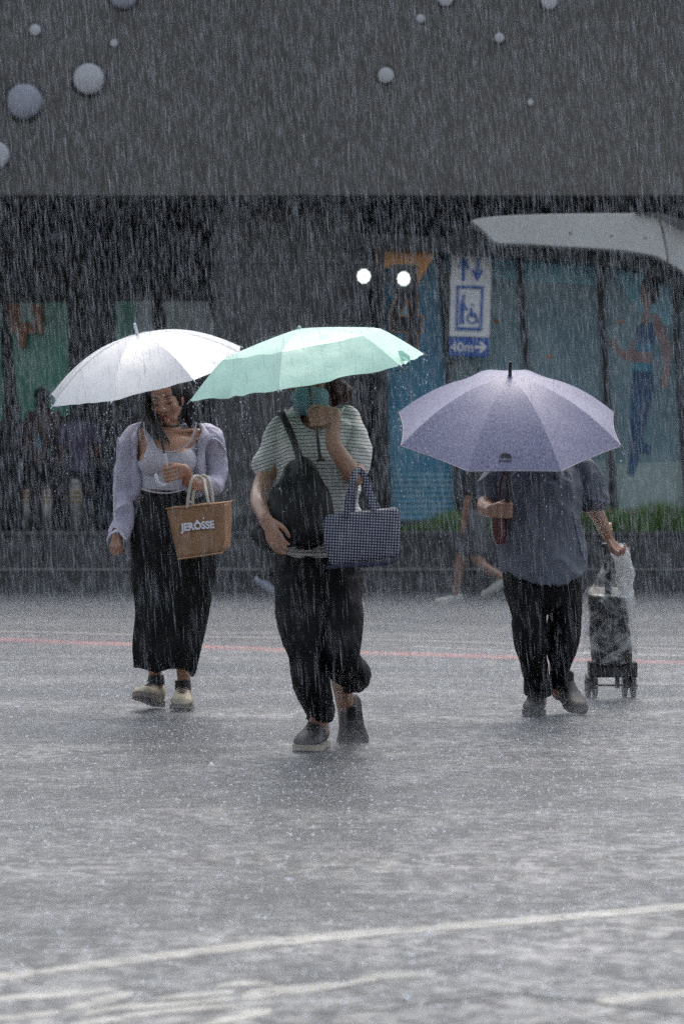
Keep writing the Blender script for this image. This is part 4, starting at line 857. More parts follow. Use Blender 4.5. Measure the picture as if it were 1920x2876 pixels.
# face mask, brown hair
mk = Shape(); mk.loft([(872, 1090, .02, 40, .10), (872, 1105, .0, 51, .118), (871, 1130, -.005, 52, .122), (870, 1152, .0, 44, .110), (869, 1166, .02, 30, .07)], D, seg=36, n=22, power=2.0)
MASK = cloth('blue_mask', (.13, .27, .31), rough=.6, var=.1); mm = mk.melt('face_mask', MASK, pb, voxel=.005, smooth=3)
for i, y in enumerate((1118, 1132, 1146)):
    s = Shape(); s.tube([p(828 + i * 3, y - 2, .0 + .02), p(850, y + 2, -.095), p(871, y + 3, -.122), p(892, y + 2, -.095), p(914 - i * 3, y - 2, .02)], [.0016] * 5, seg=6); s.build('pleat', MASK, mm)
Hh = Shape(); Hh.ell(hb + Vector((.0, .02, .05)), (.094, .105, .090)); Hh.tube([p(930, 1040, .10), p(944, 1080, .12), p(950, 1112, .14), p(936, 1138, .16)], [.03, .034, .030, .016]); Hh.tube([p(940, 1070, .10), p(962, 1090, .13), p(978, 1104, .15), p(968, 1128, .15)], [.020, .026, .018, .006]); Hh.ell(hb + Vector((.02, .07, -.02)), (.08, .06, .08))
hr2 = Hh.melt('hair', HAIR2, pb, voxel=.005, smooth=2, disp=fold_noise(22, .007, (1, 1, .5), 9))
st = Shape()
for k in range(22):
    x0 = g.uniform(925, 965); st.tube([p(x0, 1075, .10), p(x0 + g.uniform(-6, 20), 1104, .11), p(x0 + g.uniform(-14, 22), 1128 + g.uniform(-8, 16), .12)], [.0026, .0022, .0008], seg=5, n=10)
st.build('strands', HAIR2, hr2)
# striped tee
def stripes():
    m = cloth('striped_jersey', (.60, .60, .58), var=.06); N, L = nodes(m); b = N['Principled BSDF']
    at = N.new('ShaderNodeAttribute'); at.attribute_name = 'stripe'; mt = N.new('ShaderNodeMath'); mt.operation = 'MULTIPLY'; mt.inputs[1].default_value = 1 / .0155; L.new(at.outputs['Fac'], mt.inputs[0])
    fr = N.new('ShaderNodeMath'); fr.operation = 'FRACT'; L.new(mt.outputs[0], fr.inputs[0]); lt = N.new('ShaderNodeMath'); lt.operation = 'LESS_THAN'; lt.inputs[1].default_value = .19; L.new(fr.outputs[0], lt.inputs[0])
    mx = N.new('ShaderNodeMix'); mx.data_type = 'RGBA'; src = b.inputs['Base Color'].links[0].from_socket; L.new(src, mx.inputs['A']); mx.inputs['B'].default_value = (.035, .04, .042, 1); L.new(lt.outputs[0], mx.inputs['Factor']); L.new(mx.outputs['Result'], b.inputs['Base Color']); return m
ST = stripes()
TS = Shape()
TS.loft([(886, 1140, .15, 66, .055), (888, 1160, .14, 88, .080), (892, 1190, .12, 112, .11), (893, 1260, .11, 116, .135), (893, 1350, .11, 115, .140), (893, 1440, .11, 119, .150), (890, 1535, .11, 122, .165), (888, 1556, .11, 121, .168)], D, seg=64, n=60, power=2.2)
TS.tube([p(826, 1178, .14), p(800, 1192, .13), p(776, 1230, .12), p(756, 1280, .115), p(748, 1304, .11)], [.045, .054, .056, .054, .055], n=30, seg=20)
TS.tube([p(950, 1170, .14), p(980, 1184, .12), p(998, 1224, .08), p(1002, 1284, .02), p(1000, 1312, .0)], [.045, .054, .054, .052, .052], n=30, seg=20)
nk = Shape().prism([(834, 1100), (833, 1150), (842, 1178), (860, 1198), (886, 1209), (912, 1206), (936, 1186), (952, 1160), (964, 1138), (964, 1100)], D - .6, D + .15)
f1 = fold_noise(6, .016, (1, 1, .8), 21); f2 = fold_noise(5, .013, (.5, 1, 1.3), 8)
ts = TS.melt('striped_tee', ST, pb, voxel=.0065, smooth=4, disp=lambda q: f1(q) * .8 + f2(q) * .6, cuts=[nk])
def set_attr(o, fnc):
    w = worldloc(o); at = o.data.attributes.new('stripe', 'FLOAT', 'POINT'); at.data.foreach_set('value', [fnc(v.co + w) for v in o.data.vertices])
shL, shR = p(812, 1180), p(960, 1172)
def strf(q):
    wob = .006 * noise.noise(q * 6)
    if q.x < shL.x + .02 and q.z > p(0, 1330).z: t = min(1, (shL.x + .02 - q.x) / .05); return q.z + wob - t * (q.x - shL.x) * -.35 * -1
    if q.x > shR.x: t = min(1, (q.x - shR.x) / .05); return q.z + wob + t * (q.x - shR.x) * .10
    return q.z + wob
set_attr(ts, strf)
s = Shape(); s.tube([p(832, 1146, .10), p(840, 1180, .03), p(858, 1201, .0), p(886, 1212, -.015), p(914, 1208, -.01), p(940, 1187, .02), p(955, 1162, .05), p(964, 1144, .09)], [.0055] * 8, seg=8, n=30); s.build('neck_rib', cloth('jersey_rib', (.50, .50, .46)), ts)
# baggy trousers
TR = Shape()
TR.loft([(888, 1530, .12, 108, .14), (889, 1580, .12, 118, .15), (889, 1640, .12, 119, .15), (892, 1700, .12, 112, .14), (896, 1760, .10, 104, .12), (898, 1810, .10, 76, .09)], D, seg=60, n=40, power=2.3)
TR.loft([(846, 1620, .10, 70, .13), (848, 1700, .07, 68, .125), (850, 1780, .04, 62, .12), (858, 1850, .02, 54, .11), (872, 1920, .02, 52, .10), (888, 1965, .07, 46, .085), (897, 2000, .13, 34, .065), (899, 2020, .16, 28, .055)], D, seg=40, n=60, power=2.1)
TR.loft([(948, 1620, .12, 64, .13), (955, 1700, .08, 58, .125), (958, 1780, .03, 52, .12), (955, 1840, .02, 54, .12), (974, 1885, .10, 58, .11), (990, 1914, .18, 42, .08), (988, 1934, .24, 26, .08), (978, 1944, .28, 18, .07)], D, seg=40, n=60, power=2.1)
f3 = fold_noise(4.5, .020, (1, 1, .4), 31); f4 = fold_noise(10, .006, (1, 1, .5), 4)
TR.melt('trousers', BLACK2, pb, voxel=.0075, smooth=4, disp=lambda q: f3(q) * .8 + f4(q))
shoe(pb, Vector((P(904, 0, 12.35).x, 12.42, .006)), -16, -1, BSH, BSO, BSH, L=.285, Wd=.125, high=.135)
s = Shape(); s.tube([p(905, 2020, .20), p(908, 2044, .20)], [.030, .030]); s.build('sock', cloth('white_sock', (.55, .55, .65)), pb)
shoe(pb, P(976, 1962, 12.74), 16, -68, BSH, BSO, BSH, L=.285, Wd=.138, high=.11, roll=-8)

# black shoulder bag
bb = thing('shoulder_bag', P(830, 1420, 11.95), 'slouchy black shoulder bag worn across the striped tee', 'bag')
BG = Shape(); db = 12.02; pp = lambda x, y, dz=0: P(x, y, db + dz)
BG.loft([(842, 1290, .03, 24, .02), (838, 1302, .02, 44, .035), (838, 1330, .0, 56, .055), (842, 1380, -.01, 76, .08), (840, 1440, -.02, 90, .09), (828, 1490, -.02, 102, .09), (820, 1520, -.01, 90, .08), (816, 1536, .0, 68, .05)], db, seg=48, n=50, power=2.4)
BG.tube([pp(745, 1470, .10), pp(735, 1500, .10), pp(765, 1520, .06)], [.035, .045, .05])
f5 = fold_noise(6, .016, (1, 1, .5), 41)
BLB = cloth('black_nylon', (.005, .005, .006), rough=.5, var=.25, spec=.3)
BG.melt('bag_body', BLB, bb, voxel=.007, disp=f5)
s = Shape(); s.tube([p(786, 1160, .15), p(790, 1158, .06), p(800, 1180, -.02), p(820, 1225, -.05), p(836, 1270, -.10), p(846, 1305, -.15)], [.015, .015, .015, .015, .015, .017], seg=12, n=36, squash=((0, 1, 0), .35)); s.build('strap', cloth('brown_black_strap', (.022, .016, .016)), bb)
s = Shape(); s.tube([p(786, 1160, .15), p(808, 1165, .24), p(828, 1200, .27)], [.015] * 3, seg=10, squash=((0, 1, 0), .5)); s.build('strap', BLB, bb)

# checked tote
def check():
    m = cloth('navy_white_check', (.03, .035, .10)); N, L = nodes(m); b = N['Principled BSDF']
    tc = N.new('ShaderNodeTexCoord'); mp = N.new('ShaderNodeMapping'); mp.inputs['Rotation'].default_value = (0, R(-3), 0); L.new(tc.outputs['Object'], mp.inputs['Vector']); sx_ = N.new('ShaderNodeSeparateXYZ'); L.new(mp.outputs[0], sx_.inputs[0])
    def sq(sock, ph=0.0, thr=.5):
        a = N.new('ShaderNodeMath'); a.operation = 'MULTIPLY_ADD'; a.inputs[1].default_value = 1 / .0118; a.inputs[2].default_value = ph; L.new(sock, a.inputs[0]); f = N.new('ShaderNodeMath'); f.operation = 'FRACT'; L.new(a.outputs[0], f.inputs[0]); l = N.new('ShaderNodeMath'); l.operation = 'LESS_THAN'; l.inputs[1].default_value = thr; L.new(f.outputs[0], l.inputs[0]); return l
    a, c_ = sq(sx_.outputs['X'], thr=.55), sq(sx_.outputs['Z'], thr=.55); mu = N.new('ShaderNodeMath'); mu.operation = 'MULTIPLY'; L.new(a.outputs[0], mu.inputs[0]); L.new(c_.outputs[0], mu.inputs[1])
    mx = N.new('ShaderNodeMix'); mx.data_type = 'RGBA'; mx.inputs['A'].default_value = (.018, .020, .055, 1); mx.inputs['B'].default_value = (.40, .40, .46, 1); L.new(mu.outputs[0], mx.inputs['Factor']); L.new(mx.outputs['Result'], b.inputs['Base Color']); return m
CK = check(); dt = 11.90
tb = thing('tote_bag', P(1010, 1430, 11.95), 'navy and white checked tote bag hanging from the bent elbow', 'bag')
tbb = bag8([(914, 1454), (1116, 1429), (1112, 1560), (928, 1592)], [(925, 1448), (1110, 1424), (1098, 1566), (940, 1584)], (dt, dt + .02, dt + .03, dt), (dt + .16, dt + .18, dt + .19, dt + .16), 'bag_body', CK, tb, puff=.018)
s = Shape(); s.tube([P(920, 1594, dt - .004), P(1000, 1588, dt - .012), P(1090, 1580, dt), P(1113, 1566, dt + .03)], [.009, .010, .010, .008], seg=8, squash=((0, 1, 0), .6)); s.build('base_trim', cloth('navy_trim', (.02, .022, .05)), tbb)
for pts in ([(972, 1446, dt - .012), (978, 1400, dt - .02), (990, 1350, dt - .03), (1002, 1322, dt + .02), (1018, 1330, dt + .03), (1034, 1376, dt + .02), (1048, 1430, dt - .008)], [(988, 1436, dt + .17), (994, 1380, dt + .18), (1006, 1325, dt + .16), (1022, 1340, dt + .16), (1036, 1380, dt + .17), (1058, 1428, dt + .17)]):
    s = Shape(); s.tube([P(*q_) for q_ in pts], [.014] * len(pts), seg=12, n=36, squash=((0, 1, 0), .3)); s.build('handle', CK, tb)

# ---------------- walker with trolley and violet umbrella (right)
D = dC; p = DF(D)
pc_ = thing('person', G(1510, 2012), 'walking person in short sleeved slate blue shirt, head hidden by violet umbrella', 'person')
B = Shape()
spine(B, D, [(1510, 1275, .10, 30, .05), (1510, 1300, .09, 70, .07), (1510, 1330, .07, 108, .10), (1512, 1400, .06, 104, .12), (1514, 1500, .06, 104, .13), (1520, 1600, .07, 106, .13), (1526, 1660, .08, 88, .10)])
B.tube([p(1506, 1230, .06), p(1509, 1262, .08), p(1510, 1300, .10)], [.054, .052, .065])
rotC = Matrix.Rotation(R(10), 3, 'X'); hcc = p(1504, 1205, .05); head_parts(B, hcc, rotC, 1.02)
B.tube([p(1400, 1340, .07), p(1376, 1390, .05), p(1362, 1420, -.02), p(1372, 1432, -.09), p(1392, 1434, -.12)], [.055, .048, .043, .038, .030])
w_ = grip(B, fC, Vector((0, .0, 1)), Vector((-1, .25, .02)), Vector((0, -1, 0)), 1.0)
B.tube([p(1372, 1432, -.09), w_], [.038, .028])
hw = P(1704, 1505, 14.55)
B.tube([p(1622, 1340, .08), p(1650, 1390, .16), p(1668, 1430, .26), p(1688, 1470, .40), hw], [.056, .046, .041, .035, .027])
hand(B, hw, (.35, .1, -.6), (.6, .6, .35), (-.1, -.9, -.3), .98, curl=(40, 65, 40), thumb=(-1, 20))
B.tube([p(1470, 1640, .06), p(1484, 1760, .0), p(1498, 1850, .06), p(1508, 1930, .16), p(1510, 1975, .19)], [.085, .062, .055, .044, .042])
B.tube([p(1575, 1640, .08), p(1582, 1760, .06), p(1572, 1840, .12), p(1566, 1910, .24), p(1570, 1945, .27)], [.085, .062, .055, .044, .042])
B.melt('body', SKIN2, pc_, voxel=.0036, smooth=2)
Hh = Shape(); Hh.ell(hcc + Vector((0, .02, .035)), (.090, .105, .092)); Hh.melt('hair', HAIR, pc_, voxel=.008)
SHT = cloth('slate_chambray', (.105, .118, .155), rough=.6, var=.15, vscale=10); SHT2 = cloth('slate_trim', (.16, .17, .25), rough=.6, var=.4, vscale=60)
CS = Shape()
def hemC(a, t): return max(0, (t - .55) / .45) * (-18 + 52 * (1 - abs(math.cos(a - .10)) ** 1.7) * (1 if math.sin(a) < 0 else .9))
CS.loft([(1510, 1290, .09, 66, .06), (1510, 1308, .08, 106, .09), (1510, 1335, .07, 128, .12), (1508, 1400, .05, 120, .145), (1507, 1450, .05, 119, .155), (1512, 1510, .05, 122, .16), (1520, 1560, .05, 123, .165), (1523, 1610, .05, 121, .165)], D, seg=80, n=60, power=2.3, hem=hemC)
CS.tube([p(1420, 1322, .08), p(1394, 1340, .07), p(1378, 1366, .055), p(1376, 1394, .045)], [.055, .062, .064, .062], n=24, seg=20)
CS.tube([p(1600, 1312, .08), p(1632, 1326, .08), p(1652, 1362, .10), p(1664, 1398, .14)], [.058, .070, .074, .074], n=24, seg=20)
f6 = fold_noise(6, .015, (1, 1, .6), 51); f7 = fold_noise(12, .006, (1, 1, .8), 14)
cs = CS.melt('shirt', SHT, pc_, voxel=.0065, smooth=3, disp=lambda q: f6(q) + f7(q))
bvC = bvh_of(cs); o_ = Vector((0, 0, H))
def onC(x, y, l=.004):
    dr = (P(x, y, 14) - o_).normalized(); h_ = bvC.ray_cast(o_, dr)[0]; return (h_ - dr * l) if h_ else P(x, y, D - .1)
s = Shape(); s.tube([onC(1516, y) for y in range(1332, 1640, 20)], [.0022] * 16, seg=6, n=60); s.build('placket_edge', SHT2, cs)
for y in (1372, 1419, 1466, 1512, 1560):
    c = onC(1519, y, .003); Shape().cyl(c, c + Vector((0, -.004, 0)), .007, 12).build('button', mat('button_brass', (.22, .17, .10), rough=.4), cs)
c = onC(1562, 1341, .002); Shape().cyl(c, c + Vector((0, -.003, 0)), .013, 16).build('badge', cloth('badge_dark', (.04, .04, .06)), cs); Shape().cyl(c + Vector((0, -.003, 0)), c + Vector((0, -.005, 0)), .006, 12).build('badge_centre', SHT2, cs)
s = Shape()
for i in range(26):
    c = onC(1607 + i * 1.3 if i < 18 else 1630 + (i - 18) * 2, 1440 + i * 5.6, .003); s.ell(c, (.0065 + .002 * (i % 2), .006, .006), seg=8)
s.build('ruffle_trim', SHT2, cs)
for cx_, cy_, dz, rr, tl in ((1377, 1395, .04, .064, .1), (1663, 1402, .13, .075, -.25)):
    s = Shape()
    for i in range(34):
        a = 2 * math.pi * i / 34; s.ell(p(cx_, cy_, dz) + Vector((math.cos(a) * rr, math.sin(a) * rr, -math.cos(a) * rr * tl * -1 + .003 * (i % 2))), (.009, .009, .010 + .003 * (i % 2)), seg=8)
    s.build('cuff_ruffle', SHT2, cs)
for k, y in enumerate((1574, 1580, 1586)):
    s = Shape(); s.tube([onC(1462 + k * 4, y), onC(1478, y + 2), onC(1490, y + 5)], [.0018] * 3, seg=5); s.build('stitched_line', SHT2, cs)
TR = Shape()
TR.loft([(1524, 1585, .06, 112, .13), (1524, 1640, .06, 110, .135), (1530, 1690, .06, 98, .12), (1535, 1720, .06, 70, .09)], D, seg=60, n=30, power=2.3)
TR.loft([(1478, 1650, .05, 58, .12), (1484, 1710, .03, 49, .11), (1487, 1770, .01, 47, .10), (1490, 1820, .01, 45, .095), (1498, 1880, .06, 38, .085), (1507, 1930, .12, 36, .08), (1509, 1946, .14, 35, .08)], D, seg=40, n=50, power=2.1)
TR.loft([(1582, 1650, .07, 52, .12), (1588, 1710, .07, 45, .11), (1585, 1770, .08, 44, .10), (1578, 1822, .10, 40, .095), (1572, 1870, .14, 33, .085), (1568, 1910, .18, 28, .08), (1570, 1930, .20, 26, .075)], D, seg=40, n=50, power=2.1)
TR.melt('trousers', BLACK2, pc_, voxel=.0075, smooth=3, disp=lambda q: f3(q) * .55 + f4(q) * 1.3)
s = Shape(); s.tube([p(1482, 1943, .14), p(1510, 1952, .06), p(1540, 1943, .14), p(1510, 1938, .22), p(1482, 1943, .14)], [.022] * 5, seg=10, n=30); s.build('trouser_cuff', BLACK2, pc_)
shoe(pc_, Vector((P(1512, 0, D).x, D + .26, .006)), -6, 0, BSH, GSO, None, L=.265, Wd=.112, high=.125)
shoe(pc_, Vector((P(1570, 0, D + .3).x, D + .33, .10)), 22, -22, BSH, GSO, None, L=.265, Wd=.112, high=.115)
# cuff at the wrist and small maroon bag
s = Shape(); wd = Vector((.32, .12, -.95)).normalized()
for j in range(3):
    c = P(1698, 1488, 14.53) + wd * (j * .013 - .02); u_ = wd.orthogonal().normalized(); v_ = wd.cross(u_); s.tube([c + (u_ * math.cos(a) + v_ * math.sin(a)) * (.032 - .002 * j) for a in np.linspace(0, 2 * math.pi, 15)], [.0095] * 15, seg=8, n=28, cap=False)
s.build('wrist_wrap', cloth('beige_wrap', (.42, .34, .24), var=.25, vscale=30), pc_)
mb = thing('shoulder_bag', P(1402, 1490, 13.9), 'small maroon and black bag hanging at the hip of the slate shirt', 'bag')
MR = cloth('maroon_leather', (.085, .012, .016), rough=.4)
Shape().loft([(1400, 1446, .0, 12, .03), (1401, 1458, .0, 20, .04), (1402, 1500, .0, 19, .045), (1404, 1530, .0, 12, .03)], 13.93, seg=30, n=24).melt('bag_body', MR, mb, voxel=.006)
s = Shape(); s.tube([P(1404, 1450, 13.9), P(1404, 1360, 13.97), P(1420, 1318, 14.0)], [.006] * 3, seg=8, squash=((0, 1, 0), .5)); s.build('strap', MR, mb)

# ---------------- shopping trolley in a clear plastic cover
dT = 15.40; tr = thing('shopping_trolley', Vector((P(1714, 0, dT).x, dT, 0)), 'black wheeled shopping trolley under a clear plastic cover, pulled by one hand', 'trolley')
TB = cloth('black_bag_fabric', (.012, .012, .013), rough=.5, var=.3); PLS = mat('black_plastic', (.015, .015, .016), rough=.4, bump=0)
zt = lambda y, d: P(0, y, d).z
# frame leans from the wheels back towards the hand
lean = lambda z: dT - .10 - (z - .10) * .55
def T3(x, y): # point on the leaning front plane for a photo pixel
    z = zt(y, dT); 
    for _ in range(6): dd = lean(z); z = zt(y, dd)
    return P(x, y, lean(z))
TBG = Shape(); A_ = [(1652, 1664), (1770, 1668), (1772, 1760), (1774, 1850), (1660, 1850), (1656, 1760)]
rows = [(1662, 1653, 1744, .10), (1672, 1652, 1752, .12), (1720, 1655, 1762, .13), (1790, 1657, 1768, .13), (1845, 1661, 1774, .13), (1858, 1664, 1772, .12)]
V = []; sg_n = 32
for y, xl_, xr_, hd in rows:
    c = T3((xl_ + xr_) / 2, y); hw_ = (xr_ - xl_) / 2 * c.y / F
    for k in range(sg_n):
        a = 2 * math.pi * k / sg_n; ca, sa = math.cos(a), math.sin(a); e = (abs(ca) ** 4 + abs(sa) ** 4) ** (-.25); V.append((c.x + ca * e * hw_, c.y + .02 + sa * e * hd * .6, c.z + sa * e * hd * .25))
TBG.add(V, [(i * sg_n + k, (i + 1) * sg_n + k, (i + 1) * sg_n + (k + 1) % sg_n, i * sg_n + (k + 1) % sg_n) for i in range(len(rows) - 1) for k in range(sg_n)] + [tuple(range(sg_n)), tuple(range((len(rows) - 1) * sg_n, len(rows) * sg_n))[::-1]])
TBG.melt('bag_body', TB, tr, voxel=.007, disp=fold_noise(9, .005, (1, 1, .5), 61))
s = Shape(); a, b = T3(1652, 1858), T3(1784, 1900); s.box((a.x, a.y - .05, b.z), (b.x, a.y + .10, a.z)); s.build('base_frame', PLS, tr, smooth=False, bevel=.008)
s = Shape(); s.tube([T3(1707, 1668), T3(1705, 1600), T3(1703, 1534)], [.018, .018, .018], seg=12, squash=((0, 1, 0), .5)); s.build('handle_pole', PLS, tr)
s = Shape(); hp = T3(1703, 1532); s.tube([hp + Vector((-.018, 0, 0)), hp + Vector((.05, 0, .008))], [.014, .013], seg=10); s.build('handle_grip', PLS, tr)
ya = zt(1922, dT); rW = .066
for x in (1650, 1671, 1755, 1776):
    w = Shape(); c = Vector((P(x, 0, dT).x, dT + (.05 if x in (1671, 1755) else 0), rW)); w.cyl(c - Vector((.013, 0, 0)), c + Vector((.013, 0, 0)), rW, 28); wo_ = w.build('wheel', PLS, tr, smooth=False, bevel=.006)
    for q_ in range(4):
        a = math.pi / 2 * q_ + .4; e_ = c + Vector((-.0145 if x < 1700 else .0145, math.cos(a) * .03, math.sin(a) * .03)); Shape().cyl(e_ - Vector((.003, 0, 0)), e_ + Vector((.003, 0, 0)), .010, 10).build('hub_hole', mat('hub_grey', (.08, .08, .08)), wo_)
Shape().cyl((P(1648, 0, dT).x, dT, rW), (P(1790, 0, dT).x, dT, rW), .006, 12).build('axle', PLS, tr)
for x in (1660, 1732, 1765): 
    Shape().box((P(x - 6, 0, dT).x, dT - .02, rW - .015), (P(x + 6, 0, dT).x, dT + .02, T3(x, 1895).z)).build('axle_bracket', PLS, tr, smooth=False, bevel=.004)
# clear crumpled cover
def clearplastic():
    m = bpy.data.materials.new('clear_plastic'); m.use_nodes = True; N, L = m.node_tree.nodes, m.node_tree.links; b = N['Principled BSDF']; out = [n for n in N if n.type == 'OUTPUT_MATERIAL'][0]
    b.inputs['Base Color'].default_value = (.75, .78, .80, 1); b.inputs['Roughness'].default_value = .12; b.inputs['Coat Weight'].default_value = 1; b.inputs['Coat Roughness'].default_value = .05
    tc = N.new('ShaderNodeTexCoord'); n = N.new('ShaderNodeTexNoise'); n.inputs['Scale'].default_value = 11; n.inputs['Detail'].default_value = 5; n.inputs['Distortion'].default_value = 1.2; L.new(tc.outputs['Object'], n.inputs['Vector'])
    bp = N.new('ShaderNodeBump'); bp.inputs['Distance'].default_value = .03; bp.inputs['Strength'].default_value = 1; L.new(n.outputs['Fac'], bp.inputs['Height']); L.new(bp.outputs[0], b.inputs['Normal'])
    r = N.new('ShaderNodeMapRange'); r.inputs['From Min'].default_value = .45; r.inputs['From Max'].default_value = .66; r.inputs['To Min'].default_value = .05; r.inputs['To Max'].default_value = .62; L.new(n.outputs['Fac'], r.inputs['Value'])
    tp = N.new('ShaderNodeBsdfTransparent'); ms = N.new('ShaderNodeMixShader'); L.new(r.outputs[0], ms.inputs[0]); L.new(tp.outputs[0], ms.inputs[1]); L.new(b.outputs[0], ms.inputs[2]); L.new(ms.outputs[0], out.inputs['Surface']); return m
PLC = clearplastic()
cr = fold_noise(7, .016, (1, 1, .5), 71); V = []
prof = [(1528, 1700, 1742, .04), (1545, 1697, 1762, .05), (1590, 1692, 1774, .06), (1625, 1680, 1778, .07), (1655, 1660, 1776, .10), (1665, 1650, 1776, .15), (1720, 1644, 1780, .16), (1780, 1642, 1784, .17), (1836, 1640, 1782, .17), (1846, 1646, 1776, .17)]
pa_ = catmull(prof, 60); sg2 = 72
for y, xl_, xr_, hd in pa_:
    c = T3((xl_ + xr_) / 2, y); hw_ = (xr_ - xl_) / 2 * c.y / F
    for k in range(sg2):
        a = 2 * math.pi * k / sg2; ca, sa = math.cos(a), math.sin(a); e = (abs(ca) ** 3 + abs(sa) ** 3) ** (-1 / 3.); v = Vector((c.x + ca * e * hw_, c.y + .02 + sa * e * hd * .75, c.z + sa * e * hd * .2)); v += Vector((ca, sa, 0)) * (cr(v) + .010 * noise.noise(v * 22)); V.append(v)
s = Shape(); s.add(V, [(i * sg2 + k, (i + 1) * sg2 + k, (i + 1) * sg2 + (k + 1) % sg2, i * sg2 + (k + 1) % sg2) for i in range(59) for k in range(sg2)]); rc = s.build('rain_cover', PLC, tr)
def rows_mesh(rows, sg3, amp, seed, m, name, n=50, push=0.0):
    crf = fold_noise(9, amp, (1, 1, .35), seed); V = []
    for y, xl_, xr_, hd in catmull(rows, n):
        c = T3((xl_ + xr_) / 2, y); hw_ = (xr_ - xl_) / 2 * c.y / F
        for k in range(sg3):
            a = 2 * math.pi * k / sg3; v = Vector((c.x + math.cos(a) * hw_, c.y - push + math.sin(a) * hd, c.z)); V.append(v + Vector((math.cos(a), math.sin(a), 0)) * (crf(v) + amp * .7 * noise.noise(v * 40)))
    s = Shape(); s.add(V, [(i * sg3 + k, (i + 1) * sg3 + k, (i + 1) * sg3 + (k + 1) % sg3, i * sg3 + (k + 1) % sg3) for i in range(n - 1) for k in range(sg3)]); return s.build(name, m, tr)
MILK = clearplastic().copy(); MILK.name = 'milky_cover'; MILK.node_tree.nodes['Principled BSDF'].inputs['Base Color'].default_value = (.92, .94, .96, 1)
for nd in MILK.node_tree.nodes:
    if nd.type == 'MAP_RANGE': nd.inputs['To Min'].default_value = .25; nd.inputs['To Max'].default_value = .95; nd.inputs['From Min'].default_value = .35; nd.inputs['From Max'].default_value = .6
rows_mesh([(1526, 1704, 1742, .03), (1545, 1712, 1758, .035), (1580, 1722, 1768, .03), (1610, 1726, 1776, .035), (1640, 1728, 1768, .03), (1670, 1744, 1774, .03), (1700, 1752, 1776, .02)], 40, .012, 81, MILK, 'cover_fold', push=.03)
s = Shape(); a, b_, c = T3(1738, 1534), T3(1778, 1514), T3(1764, 1560)
s.add([a, b_, c, (Vector(a) + Vector(b_)) / 2 + Vector((0, -.03, .0)), (Vector(b_) + Vector(c)) / 2 + Vector((0, .03, 0)), a + Vector((0, .03, -.02))], [(0, 3, 2), (3, 1, 4), (3, 4, 2), (0, 2, 5), (2, 4, 5)]); s.build('cover_flap', PLC, tr)
s = Shape()
s.tube([T3(1735, 1534), T3(1755, 1570), T3(1748, 1600), T3(1765, 1625), T3(1752, 1655)], [.010, .014, .010, .013, .008], squash=((0, 1, 0), .3), n=30); s.build('cover_knot', mat('milky_plastic', (.55, .58, .60), rough=.2, coat=.6, var=.3, vscale=20, trans=.3), tr)
s = Shape(); s.add([T3(1738, 1662), T3(1768, 1658), T3(1776, 1690), T3(1752, 1694)], [(0, 1, 2, 3)]); s.build('cover_label', mat('milky_plastic', (.5, .5, .5)), tr)
